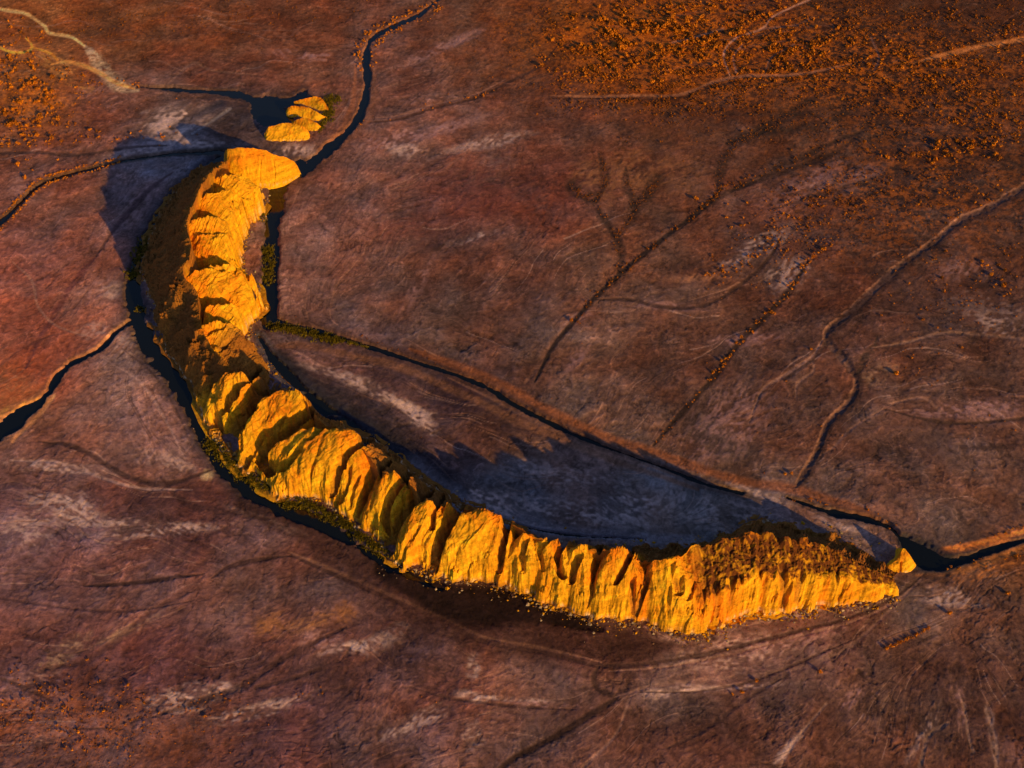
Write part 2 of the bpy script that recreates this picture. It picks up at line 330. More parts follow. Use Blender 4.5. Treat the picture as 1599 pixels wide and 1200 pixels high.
# pale salt crusts, orange sand, dark mud: each with its own shape
PALE = (176, 132, 118); PINK = (150, 100, 92)
for a in [(640,212,110,14,-14,PINK,.6),(760,225,70,10,-12,PALE,.5),(640,238,40,12,8,PALE,.5),(690,75,70,9,-24,PINK,.5),(560,75,60,8,-10,PINK,.3),(735,372,45,6,-16,PALE,.5),
          (450,60,60,20,5,(130,76,54),.4),(470,88,60,10,4,PINK,.5),(280,185,52,22,-10,PALE,.65),(260,200,36,26,10,PALE,.5),(470,237,34,13,5,PALE,.8),(150,455,40,12,-35,PINK,.5),(175,455,20,14,0,PALE,.5),
          (150,515,30,14,-10,PALE,.4),(200,545,40,22,20,PALE,.5),(255,720,60,14,12,PALE,.4),(240,665,60,60,0,PINK,.45),(130,735,70,9,6,PALE,.35),(325,742,12,9,0,(220,170,120),.7),(60,728,60,10,6,PALE,.5),(100,790,60,30,10,PALE,.55),(190,820,120,10,2,PALE,.5),
          (120,790,40,20,20,PALE,.5),(40,830,50,30,20,PALE,.4),(240,830,110,10,-5,PALE,.5),(420,815,70,6,20,PALE,.5),(560,1010,60,10,-8,PALE,.75),(600,1000,40,14,-30,PALE,.6),(500,1000,40,20,10,PINK,.5),
          (740,1045,12,24,0,PALE,.7),(735,1090,26,10,10,PALE,.7),(740,1150,16,26,0,PALE,.5),(800,1093,60,4,3,PALE,.7),(860,1103,60,5,3,PINK,.6),(650,1130,60,14,-25,PALE,.5),(290,1092,70,20,-12,PALE,.7),(340,1080,40,12,-20,PALE,.6),
          (100,1020,60,16,-35,(170,120,90),.5),(200,985,60,9,-28,(170,120,90),.5),(60,1080,60,30,0,PINK,.4),(400,1110,90,12,-15,PALE,.5),(130,1130,100,16,-10,PINK,.4),(620,840,60,8,30,PINK,.5),
          (1150,1020,120,26,-10,PALE,.5),(1240,1000,90,12,-14,PINK,.5),(1480,935,50,16,10,PALE,.55),(1050,1080,60,12,-8,PALE,.5),(1120,1075,120,5,-4,PALE,.5),(1230,1170,40,8,-50,PALE,.6),(1330,1090,12,30,40,PINK,.5),
          (1440,1150,10,50,30,PALE,.3),(1550,1150,8,50,-8,PALE,.3),(1500,1110,8,40,-5,PINK,.5),(1180,390,60,16,-30,PALE,.45),(1230,430,40,24,-30,PALE,.45),(1260,290,80,24,-30,PINK,.4),(1540,490,60,30,10,PALE,.4),(1500,420,50,20,0,PINK,.3),
          (1340,280,50,18,-30,PINK,.3),(1500,640,90,12,-4,PINK,.5),(1560,640,50,24,-10,PINK,.4),(1160,530,70,12,-4,PINK,.5),(1090,435,50,7,-3,(150,92,62),.5),(900,500,40,8,-30,PINK,.3),(1040,480,60,8,5,PINK,.4),(1370,585,30,16,-30,(160,110,80),.5),
          (650,450,60,10,-60,PINK,.3),(900,560,40,10,-50,PINK,.3),(1110,690,80,40,-20,PINK,.3),(1150,640,60,50,0,PINK,.3),(560,640,60,10,25,PINK,.5),(600,620,90,9,22,PALE,.65),(655,655,34,14,40,PALE,.7),(540,590,90,8,16,PALE,.6),
          (470,560,50,8,18,PINK,.5),(860,740,90,20,10,PALE,.25),(780,790,90,16,25,PALE,.55),(900,800,160,20,8,PALE,.4),(1100,800,140,30,14,PALE,.3),(990,790,40,16,0,PALE,.4),(1180,770,60,8,20,PALE,.6),(1310,820,50,8,22,PALE,.5),
          (1250,960,140,8,-6,PALE,.3),(1060,1000,60,8,5,PALE,.4),(220,240,70,12,-10,PALE,.4),(240,330,50,50,-45,PINK,.35),(280,300,40,8,-45,PALE,.5),(300,225,50,8,0,PALE,.5),(1590,1180,40,30,0,PINK,.2)]:
    blob(*a)
for a in [(60,160,70,40,10,(190,100,34),.5),(100,110,60,14,35,(190,120,60),.6),(30,590,60,40,-20,(150,66,36),.5),(30,640,50,10,-20,(215,140,60),.8),(50,480,60,40,-30,(140,66,46),.4),
          (480,975,50,14,-20,(150,90,50),.5),(420,975,30,20,-30,(150,88,46),.5),(540,960,20,22,0,(140,80,40),.5),(950,60,120,50,-10,(160,76,16),.6),(1100,90,160,60,-5,(140,66,16),.55),
          (1000,130,120,16,-4,(150,70,20),.5),(1400,110,160,20,-10,(120,60,22),.4),(1060,210,80,30,0,(110,60,36),.4),(1010,270,90,40,0,(120,70,42),.5),(930,290,40,34,0,(128,76,48),.5),(850,320,30,60,20,(110,50,32),.4),
          (750,290,80,60,0,(96,46,38),.4),(620,350,60,40,0,(104,54,44),.4),(1560,890,60,12,-14,(170,92,40),.6)]:
    blob(*a)
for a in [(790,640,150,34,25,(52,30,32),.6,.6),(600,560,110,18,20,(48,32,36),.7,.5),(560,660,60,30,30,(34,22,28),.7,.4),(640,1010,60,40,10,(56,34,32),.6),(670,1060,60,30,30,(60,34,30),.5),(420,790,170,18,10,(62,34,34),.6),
          (250,780,110,14,8,(66,38,38),.5),(830,960,110,24,12,(50,28,24),.75,.5),(960,1020,100,14,4,(48,28,24),.7,.7),(1010,1005,60,14,5,(58,34,28),.5),(100,700,60,10,0,(88,52,46),.3),(570,790,60,30,30,(60,36,30),.4),
          (890,205,30,24,0,(58,32,24),.5),(1040,205,100,20,-8,(56,32,22),.5),(870,90,30,30,0,(56,30,22),.6),(1120,50,60,14,-5,(40,22,14),.6),(1400,60,140,24,-4,(44,24,16),.5),(1460,300,100,30,-8,(48,28,22),.5),
          (1530,480,60,20,0,(50,30,26),.5),(1550,700,70,8,-4,(50,30,24),.5),(1450,410,40,10,0,(52,32,26),.4),(320,700,40,30,40,(80,50,44),.4),(160,50,80,14,8,(66,36,24),.5),(280,55,60,10,0,(60,34,26),.5),(350,50,60,9,5,(56,32,26),.5),
          (90,180,40,14,0,(60,36,30),.5),(1345,620,20,30,0,(54,34,26),.4),(690,385,60,6,-18,(50,30,26),.7),(770,395,30,8,-25,(48,30,28),.6),(860,420,40,10,-20,(60,36,30),.4),(700,1045,40,40,0,(58,36,32),.5),
          (480,1050,120,14,-12,(70,42,38),.4),(190,410,10,60,25,(70,38,34),.4),(560,165,10,30,0,(120,62,38),.4),(370,160,60,22,10,(50,34,36),.55),(1560,560,50,14,-10,(60,36,28),.4),(60,930,60,12,-5,(80,46,42),.5)]:
    blob(*a)

ne = coarse(lambda X, Y: np.clip(np.exp(-(((X-1040)/230.)**2+((Y-60)/85.)**2)) + .9*np.exp(-(((X-1240)/190.)**2+((Y-90)/60.)**2)) + .7*np.exp(-(((X-1480)/200.)**2+((Y-130)/80.)**2)) + .6*np.exp(-(((X-1420)/190.)**2+((Y-310)/90.)**2)) + .5*np.exp(-(((X-60)/100.)**2+((Y-150)/80.)**2)) + .45*np.exp(-(((X-120)/200.)**2+((Y-1130)/70.)**2)), 0, 1))
mo = fbm(GX/8, GY/8, 4, 85, .75); mo2 = fbm(GX/30, GY/30, 3, 86)
m_ = (ne*sst(-.05, .30, mo+.6*mo2)*.75)[..., None]; col = col*(1-m_) + lin((150, 72, 18))*m_
m_ = (ne*sst(.05, .35, -mo+.5*mo2)*.8)[..., None]; col = col*(1-m_) + lin((38, 22, 16))*m_
# tracks, dry gullies and wash lines (x, y, half width)
def line(pts, w0, w1=None):
    n = len(pts); w1 = w0 if w1 is None else w1
    return [(p[0], p[1], (w0+(w1-w0)*i/(n-1))*(.35 if i in (0, n-1) and 8 < p[0] < 1590 and 8 < p[1] < 1192 and n > 3 else 1)) for i, p in enumerate(pts)]
# many minor wash threads that fan across the plain
rng = random.Random(4)
def thread(x, y, n, stepl, w, c, a):
    pts = [(x, y, w)]
    dx = rng.choice([1, -1]); pv = None
    for k in range(n):
        ci = int((x-pxs[0])/STEP); ri = int((pys[0]-y)/STEP)
        if not (0 <= ci < C and 0 <= ri < R): break
        v = (VXf[ri, ci], -VYf[ri, ci])
        if pv is None: pv = (v[0]*dx, v[1]*dx)
        if v[0]*pv[0]+v[1]*pv[1] < 0: v = (-v[0], -v[1])
        pv = v; x += v[0]*stepl; y += v[1]*stepl; pts.append((x, y, w*(1-0.8*(k+1)/n)))
    if len(pts) > 3: paint(pts, c, 1.0, .6, a, .2, dz=-0.12)
for k in range(1500):
    if k % 5 == 0: x0_ = rng.uniform(-60, 1660); y0_ = rng.uniform(-40, 1240); sp_ = rng.uniform(4, 16)
    x = x0_+rng.gauss(0, sp_); y = y0_+rng.gauss(0, sp_)
    c = rng.choice([(138,90,70),(126,80,62),(150,106,90),(56,34,28),(48,29,23),(60,36,29),(44,27,22)])
    if y < 330 and x > 700: c = rng.choice([(110,66,50),(44,27,22),(90,50,34)])
    thread(x, y, rng.randint(6, 15), rng.uniform(5, 11), rng.uniform(.5, 1.3), c, rng.uniform(.15, .55))

KEEP = np.zeros((R, C))
gully = line([(1640,265),(1599,292),(1545,325),(1500,345),(1455,382),(1410,412),(1370,447),(1330,485),(1297,512),(1290,530),(1310,556),(1330,582),(1337,605),(1320,635),(1292,663),(1278,700),(1262,730),(1243,760)], 7, 6)
paint([(x+5, y+3, w) for x, y, w in gully], (48, 30, 28), 1.0, .4, .7, .5)
paint([(x-4, y-3, w*.45) for x, y, w in gully], (118, 74, 56), .6, .6, .8, .9, noisy=.9)
sl_, m_ = paint(gully, (70, 46, 40), .7, .5, .8, .9, dz=-1.1, noisy=.8); KEEP[sl_] = np.maximum(KEEP[sl_], m_)
TRACKS = [
 ([(1445,895),(1400,932),(1335,962),(1250,985),(1150,1010),(1050,1032),(940,1041),(850,1020),(760,1005),(700,975),(640,950),(560,915),(500,888),(455,868)], 2.5, (58,36,31), .7),
 ([(1440,903),(1395,942),(1330,972),(1250,994),(1150,1020),(1050,1042),(950,1050)], 2, (120,80,66), .6),
 ([(940,1036),(850,1014),(760,998),(700,969),(640,944),(560,909),(500,882),(450,862)], 2.2, (124,80,62), .8),
 ([(935,1042),(927,1060),(935,1080),(962,1090),(940,1105),(900,1130),(850,1160),(800,1186),(770,1215)], 4, (52,32,27), .85),
 ([(330,905),(360,885),(420,872),(455,868)], 3, (62,38,34), .8),([(130,915),(200,912),(260,905),(320,898)], 2.4, (56,34,30), .8),([(320,900),(290,925),(240,955),(190,995),(140,1030),(70,1045)], 5, (72,42,38), .6),
 ([(540,980),(440,1030),(380,1070),(300,1100),(240,1120)], 4, (58,34,30), .6),([(400,1075),(460,1060),(500,1045)], 3, (60,36,32), .7),
 ([(150,400),(125,430),(100,465),(80,500),(55,540),(40,575)], 5, (88,44,40), .75),([(270,270),(230,300),(190,345),(150,400)], 3.5, (70,42,40), .7),
 ([(20,410),(50,440),(60,480),(90,510),(150,530)], 2, (140,92,76), .5),([(0,570),(50,535),(100,520)], 2, (96,50,40), .6),
 ([(575,192),(620,188),(680,170),(740,155),(790,130),(840,105),(870,72)], 2.2, (66,38,30), .8),([(570,186),(620,182),(680,164),(740,149),(790,124)], 1.4, (128,80,62), .6),
 ([(860,150),(930,152),(1000,150),(1060,148),(1110,130),(1160,120),(1240,118),(1330,100)], 2.2, (128,74,48), .8),([(860,154),(1000,155),(1060,153),(1110,136),(1160,126)], 1.5, (52,30,22), .6),
 ([(1599,62),(1540,72),(1480,85),(1420,100)], 3.5, (165,92,46), .7),([(1140,120),(1130,85),(1150,60),(1190,45),(1210,25),(1265,0)], 1.4, (150,96,74), .8),([(1150,115),(1145,90),(1160,70)], 1.2, (140,86,66), .7),
 ([(1190,45),(1240,40),(1270,28)], 1.3, (120,72,54), .7),([(1050,68),(1090,58),(1130,45)], 1.5, (140,84,60), .7),([(1195,115),(1205,90),(1240,70)], 1.2, (110,68,52), .7),([(1365,110),(1372,90),(1360,60)], 1.4, (96,62,54), .6),
 ([(1140,300),(1180,285),(1240,262),(1300,240),(1350,200),(1380,120)], 3, (46,28,22), .6),([(1000,150),(1120,175),(1240,180),(1340,178),(1440,180)], 2.6, (56,34,26), .5),
 ([(820,600),(850,560),(870,530),(900,500)], 5, (100,62,48), .5),([(835,598),(862,545),(893,507),(930,465),(965,432),(1000,402),(1050,362),(1100,322),(1128,296)], 3, (40,26,22), .85),
 ([(965,432),(970,400),(962,372),(940,340),(925,312)], 5, (38,25,20), .68),([(925,312),(905,305),(893,290)], 9, (38,25,20), .68),([(930,315),(945,285),(940,258),(935,240)], 5, (38,25,20), .68),
 ([(965,370),(985,345),(992,320),(978,295),(977,262)], 5, (38,25,20), .68),([(990,325),(1010,305),(1026,278)], 8, (38,25,20), .68),
 ([(1120,310),(1125,265),(1140,235),(1160,215),(1210,195),(1250,170),(1280,150)], 7, (38,25,20), .68),([(1135,225),(1200,205),(1280,195),(1340,165),(1365,140)], 5, (38,25,20), .68),
 ([(1060,360),(1110,318),(1190,275),(1290,228),(1350,205)], 3, (44,28,22), .6),([(1200,330),(1300,300),(1420,268),(1500,262)], 3, (48,30,24), .5),
 ([(1020,697),(1055,655),(1110,595),(1150,540),(1200,490),(1235,450),(1262,408)], 3.5, (44,28,22), .75),([(930,470),(980,470),(1040,482),(1100,478),(1150,450),(1200,405),(1220,370)], 2.2, (52,32,26), .7),
 ([(1285,530),(1265,560),(1220,590),(1190,610),(1170,660)], 2.4, (118,78,64), .7),([(1265,560),(1270,580),(1245,600),(1243,625)], 2.2, (112,74,60), .6),([(1290,535),(1270,562),(1225,593)], 2, (50,32,27), .6),
 ([(1337,590),(1350,560),(1365,545),(1370,525)], 5, (44,30,24), .7),([(1360,545),(1420,535),(1480,520),(1599,530)], 2.2, (120,80,62), .6),([(1380,640),(1440,655),(1500,662),(1599,655)], 2, (54,34,26), .7),
 ([(1390,632),(1440,622),(1470,645)], 1.8, (122,80,64), .6),([(1380,640),(1330,670),(1300,700),(1280,712)], 2.2, (104,68,56), .5),
 ([(1520,180),(1480,230),(1400,260)], 2.5, (50,30,22), .4),([(1380,900),(1430,915),(1520,880),(1599,855)], 2.4, (56,36,30), .6),([(1440,905),(1340,1000),(1290,1030),(1220,1050),(1040,1070),(960,1090)], 3, (120,82,70), .4),
 ([(1330,1000),(1260,1030),(1180,1062),(1090,1080),(1000,1082)], 1.8, (64,40,34), .6),([(1290,1100),(1240,1160),(1210,1215)], 2.2, (130,92,78), .4),([(1480,1130),(1450,1150),(1435,1200)], 3, (126,88,72), .4),
 ([(1505,1100),(1512,1150),(1520,1175)], 2, (128,90,74), .4),([(1540,1110),(1555,1160),(1555,1200)], 2.6, (126,88,72), .4),([(1040,1170),(1100,1140),(1170,1090),(1220,1060)], 3, (60,38,34), .5),
 ([(910,1200),(960,1150),(980,1100),(985,1088)], 2.5, (120,82,70), .4),([(0,935),(100,950),(200,955),(300,940)], 2, (60,36,34), .5),([(640,1075),(720,1095),(820,1105),(900,1108)], 2.5, (60,36,32), .6),
 ([(0,1060),(40,1075),(80,1095)], 3, (60,38,34), .6),([(60,690),(120,700),(200,745),(260,755),(330,735)], 3, (58,36,32), .7),([(250,745),(290,785),(350,800),(420,812)], 4, (54,32,30), .6),
 ([(20,720),(100,725),(200,760),(300,765)], 2.4, (150,108,96), .5),([(160,560),(220,600),(260,660),(290,720)], 2, (140,100,90), .5),([(190,545),(240,585),(275,640),(300,700)], 2, (84,54,48), .6),
 ([(0,15),(40,22),(68,40),(78,52),(110,58),(135,75)], 2.6, (205,140,84), .8),([(135,75),(150,95),(165,115),(185,135),(215,142)], 10, (150,112,84), .75),([(40,60),(50,72),(45,82),(20,84),(0,76)], 2, (215,120,40), .7),([(50,75),(80,85),(90,95)], 2, (200,112,40), .7),
 ([(80,102),(110,98),(150,112),(180,130),(210,140)], 3.5, (205,124,60), .6),
 ([(420,545),(470,540),(560,560),(640,580),(740,625),(820,665),(920,705),(1000,735),(1090,765)], 6, (100,60,42), .6),([(640,545),(720,575),(800,612),(870,650),(950,685),(1040,715),(1150,750),(1240,765),(1330,795),(1400,830)], 7, (120,62,34), .6),
 ([(700,590),(800,640),(880,680),(960,712),(1060,745)], 3, (120,76,58), .5),([(1470,862),(1540,848),(1620,825)], 5, (190,98,40), .75),([(1430,900),(1500,893),(1560,870),(1620,850)], 5, (150,84,40), .6),
 ([(440,290),(520,240),(565,205),(588,160),(585,110)], 5, (112,66,50), .5),([(470,262),(500,238),(535,200),(552,160),(556,100)], 4, (120,66,44), .7),([(450,300),(432,360),(432,430),(440,490)], 3.5, (110,72,60), .6),
 ([(80,610),(50,632),(0,655)], 3, (176,104,62), .7),([(85,620),(60,650),(20,690)], 3, (170,104,64), .7),([(0,240),(60,240),(120,243),(200,232),(260,228)], 1.8, (56,36,32), .7),
 ([(255,140),(300,100),(330,110),(400,118)], 2, (120,78,60), .4),([(270,200),(320,175),(345,160)], 5, (40,34,40), .6),([(300,210),(330,190),(360,170)], 2, (110,90,86), .6),
]
for pts, w, c, a in TRACKS:
    dark = c[0] < 60
    sl_, m_ = paint(line(pts, w*(1.25 if dark else 1)), c, 1.0, .6, min(1, a*1.2), .7, dz=-0.3, noisy=.8 if w >= 4.5 and a > .65 else 0)
    if c[0] > 90: KEEP[sl_] = np.maximum(KEEP[sl_], m_)
# ---- water channels and wet margins (x, y, half width)
WATER = -1.1
NAR = [.8, 1.05, .78, .8, .85, .9, 1, .8, .85, .7]
CH = [
 [(705,-20,4),(655,22,4),(612,42,4.5),(580,62,5),(571,90,6),(573,130,6.5),(567,165,6.5),(552,195,7),(522,225,8),(492,250,10),(470,268,12)],
 [(470,262,12),(448,275,11),(433,300,13),(428,340,13),(422,380,11),(422,430,11),(420,470,13),(418,500,13)],
 [(352,240,5),(325,262,10),(292,292,13),(255,335,16),(228,385,15),(212,425,13),(208,465,17),(222,510,20),(245,550,22),(275,590,22),(300,635,17),(318,685,16),(345,725,17),(390,765,18),(440,792,16),(500,818,13),(560,853,10),(615,888,8),(650,905,5),(690,922,2)],
 [(212,500,7),(182,518,5.5),(157,545,5),(110,568,5.5),(86,595,7),(72,617,8),(48,638,11),(15,662,15),(-30,690,20)],
 [(360,238,4),(280,240,3.2),(200,250,2.8),(150,262,2.8),(100,275,3),(62,290,3.2),(30,320,3.5),(-20,365,4)],
 [(215,136,1.5),(260,139,3),(330,143,4),(370,147,5),(400,156,8),(430,160,14),(452,158,10),(475,148,6)],
 [(400,160,10),(418,175,22),(440,185,18)],
 [(418,500,7),(460,510,7),(510,522,6),(560,536,5),(640,562,4),(720,588,4),(760,605,6),(800,630,6),(850,656,5),(900,680,5),(960,703,3),(1040,732,3),(1100,755,4),(1160,770,4)],
 [(1230,778,3),(1300,800,6),(1340,808,6),(1385,822,6),(1412,846,12),(1440,870,20),(1468,880,14),(1505,875,7),(1550,858,5),(1620,838,5)],
 [(405,525,5),(425,560,8),(455,592,10),(490,625,12),(535,660,13),(585,695,12),(640,735,9),(690,768,6),(730,792,4),(800,818,3),(880,834,2.5),(960,840,1.8),(1010,843,.5)],
]
MUD = [
 (CH[2], 1.45, (44,34,36), .85), (CH[9], 1.9, (62,56,62), .75), (CH[7], 2.2, (70,42,32), .6), (CH[0], 1.7, (92,54,40), .6), (CH[1], 1.4, (66,44,38), .7),
 (CH[8], 1.8, (62,42,36), .7), (CH[3], 1.4, (120,76,54), .6), (CH[4], 1.6, (48,34,24), .8), (CH[5], 1.8, (56,40,38), .7)]
for pts, k, c, a in MUD: paint(pts, c, k, .5, a, .6)
paint([(380,790,10),(450,820,14),(520,850,18),(590,885,20),(650,915,20),(720,940,16),(800,955,12)], (52, 30, 26), 1.2, .6, .8, .8)
paint([(500,860,16),(580,905,26),(680,950,40),(780,970,46),(880,990,36),(970,1005,22),(1040,1010,10)], (54, 30, 25), 1.1, .6, .75, 1.2)
paint([(600,888,14),(660,922,20),(720,942,27),(790,946,26),(850,954,18),(905,974,9),(940,985,3)], (24, 12, 11), 1.2, .35, .98, .8, dz=-.5)
paint([(432,560,12),(478,600,22),(535,642,30),(600,686,30),(660,730,22),(720,772,10)], (24, 21, 26), 1.2, .6, .8, 1.0)  # damp bank, darkened to paint in the ridge's cast shadow by the channel
paint([(1410,845,10),(1440,870,20),(1475,880,14)], (30, 26, 30), 1.3, .3, .9, .5)
paint([(640,735,20),(720,785,16),(800,812,13),(900,832,10),(1000,842,9),(1080,845,7)], (120, 98, 96), 1, .6, .45, .8)
Z = np.maximum(Z, WATER+0.55)
for i, pts in enumerate(CH):
    mw = max(p[2] for p in pts); sl, d, side, w, t = pdist(pts, mw*2.4+12)
    w = w*NAR[i]; d = d + wob[sl]*np.clip(w/9, .2, 1.0)*1.5 + 1.6*fin[sl]*np.clip(w/6, .3, 1)
    if i == 2: d = d + 4*fbm(GX[sl]/9, GY[sl]/9, 2, 91)
    tgt = WATER-0.9; m = 1-sst(w*0.72, w*1.25, d)
    Z[sl] = np.minimum(Z[sl], Z[sl]*(1-m)+tgt*m)
# small bars and islets standing in the channels
for x, y, rx, ry in [(200,512,7,4),(70,608,6,3),(232,560,9,5),(248,520,10,16),(255,352,8,5),(240,480,6,8),(262,320,7,3),(440,232,20,6),(410,520,8,5),(590,705,10,3),(620,722,8,3),(470,612,10,3),(522,650,14,4)]:
    q = np.exp(-(((PX-x)/rx)**2+((PY-y)/ry)**2)*1.3); Z = np.maximum(Z, WATER-0.9 + q*2.6)
# the bank of the right-hand inlet
col = np.clip(col/E, 0.004, 0.9)

# lay the outer skirt of the sheet out to the horizon
Vg = np.stack([GX, GY, Z.astype(np.float32)], -1)
def skirt(A, isV):
    f = [1.15, 1.6, 3, 8, 30]
    out = A
    if isV:
        cx = np.array([0, 0, 0], np.float32)
        L = [np.concatenate([out[:, :1, :1]*k, out[:, :1, 1:2], out[:, :1, 2:]*0], -1) for k in f][::-1]
        Rr = [np.concatenate([out[:, -1:, :1]*k, out[:, -1:, 1:2], out[:, -1:, 2:]*0], -1) for k in f]
        out = np.concatenate(L+[out]+Rr, 1)
        top = out[-1:, :, :]; bot = out[:1, :, :]
        T_ = [np.concatenate([top[..., :1]*k, top[..., 1:2]*k, top[..., 2:]*0], -1) for k in f]
        B_ = [np.concatenate([bot[..., :1], bot[..., 1:2]*0+v, bot[..., 2:]*0], -1) for v in (150, -100, -1000, -9000)][::-1]
        return np.concatenate(B_+[out]+T_, 0)
    def flat(e, ax): return e*0+e.mean(axis=ax, keepdims=True)
    out = np.concatenate([flat(out[:, :1], 0)]*5+[out]+[flat(out[:, -1:], 0)]*5, 1)
    return np.concatenate([flat(out[:1], 1)]*4+[out]+[flat(out[-1:], 1)]*5, 0)
g = mesh_grid('ground', skirt(Vg, True), None, {'albedo': skirt(col.astype(np.float32), False)}, M_ground, smooth=True)
tag(g, kind='structure')
x0, x1, y0, y1 = -420, 520, 280, 1500
w = raw_mesh('water', np.array([(-800, 200, WATER), (900, 200, WATER), (900, 1500, WATER), (-800, 1500, WATER)]), np.array([[0, 1, 2, 3]]), None, M_water)
tag(w, kind='structure')

# ------------------------------------------------------------------ the rock ridge
# sections along the ridge: outer foot px, crest px + height, inner foot px, cliffness of outer side
SEC = [
 (312,258, 356,252,24, 405,282, 0),(277,292, 326,274,53, 408,304, 0),(248,340, 305,310,55, 408,342, 0),(230,383, 292,350,52, 388,358, 0),(221,425, 298,384,55, 379,405, 0),
 (230,460, 286,427,49, 384,436, 0),(238,495, 308,456,42, 412,482, 0),(248,532, 312,500,38, 390,512, 0),(274,568, 325,532,38, 392,548, 0),(299,605, 350,562,40, 418,578, 0),
 (316,655, 378,582,44, 442,600, 0),(345,695, 425,604,46, 472,625, 0),(372,732, 466,612,50, 502,655, .1),(402,748, 500,652,46, 541,668, .1),(432,778, 548,672,52, 590,690, .2),
 (500,782, 560,690,50, 622,716, .2),(545,810, 596,728,44, 656,744, .2),(590,848, 632,740,46, 694,771, .2),(615,880, 667,783,44, 735,790, .2),(650,888, 710,785,45, 772,803, .2),
 (688,907, 762,797,52, 812,828, .3),(760,909, 790,808,44, 834,838, .3),(820,928, 850,838,44, 885,848, .3),(880,952, 902,850,44, 934,853, .3),(940,967, 962,856,50, 990,850, .3),
 (1000,977, 1008,872,42, 1044,852, .4),(1065,991, 1050,868,47, 1086,848, .5),(1110,985, 1105,852,44, 1125,834, .9),(1160,965, 1170,836,45, 1182,813, 1),(1230,958, 1230,842,40, 1247,818, 1),
 (1300,947, 1290,853,32, 1318,838, 1),(1360,942, 1342,882,22, 1366,866, 1),(1400,930, 1394,902,8, 1402,890, 1)]
NS = 60
P = catmull(SEC, NS)
# even out the spacing along the crest
seg = np.r_[0, np.cumsum(np.hypot(np.diff(P[:, 2]+P[:, 0]), np.diff(P[:, 3]+P[:, 1])))]
nS = 2300; sq = np.linspace(0, seg[-1], nS); P = np.stack([np.interp(sq, seg, P[:, k]) for k in range(P.shape[1])], 1)
sec_id = np.interp(sq, seg, np.linspace(0, len(SEC)-1, len(seg)))
ax, ay = unproject(P[:, 0], P[:, 1]); bx, by = unproject(P[:, 5], P[:, 6]); Hc = P[:, 4]
hx, hy = unproject(P[:, 2], P[:, 3], Hc); cl = P[:, 7]
nA, nB = 210, 150
tA = np.linspace(1.10, 0, nA); tB = np.linspace(0, 1.12, nB)[1:]
SX = np.concatenate([hx[:, None]+(ax-hx)[:, None]*tA, hx[:, None]+(bx-hx)[:, None]*tB], 1)
SY = np.concatenate([hy[:, None]+(ay-hy)[:, None]*tA, hy[:, None]+(by-hy)[:, None]*tB], 1)
TT = np.concatenate([-tA, tB])[None, :]*np.ones((nS, 1))
ff = np.abs(TT)**2.2
SX = SX + ff*5*fbm(sq/34, sq*0, 1, 95, .35)[:, None]; SY = SY + ff*5*fbm(sq/34+40, sq*0+np.pi, 1, 96, .35)[:, None]
SI = sec_id[:, None]*np.ones_like(TT)
U = np.clip(1-np.abs(TT)*(1+.16*fbm(SX/11, SY/11, 4, 98, .6)*sst(.3, .9, np.abs(TT))), -0.2, 1)
up_arm = (1-sst(8.5, 11, SI))                                    # 1 on the northern arm
CL = cl[:, None]
fA = (1-CL)*(U.clip(0)**(0.80+0.25*up_arm)) + CL*(0.60*sst(0, 0.27+.08*fbm(SX/16, SY/16, 2, 99), U)+0.40*U.clip(0)**.8)
fB = U.clip(0)**(1.25-0.66*up_arm)
Hn = Hc*(1 + (0.17-.09*cl-.12*(sec_id < 6))*fbm(sq/26, sq*0, 2, 101, .35) + 0.0*noise(sq/5, sq*0+3, 104))
H2 = Hn[:, None]
Zr = H2*np.where(TT < 0, fA, fB) - 8.0*np.clip(np.abs(TT)-1, 0, 1)*10
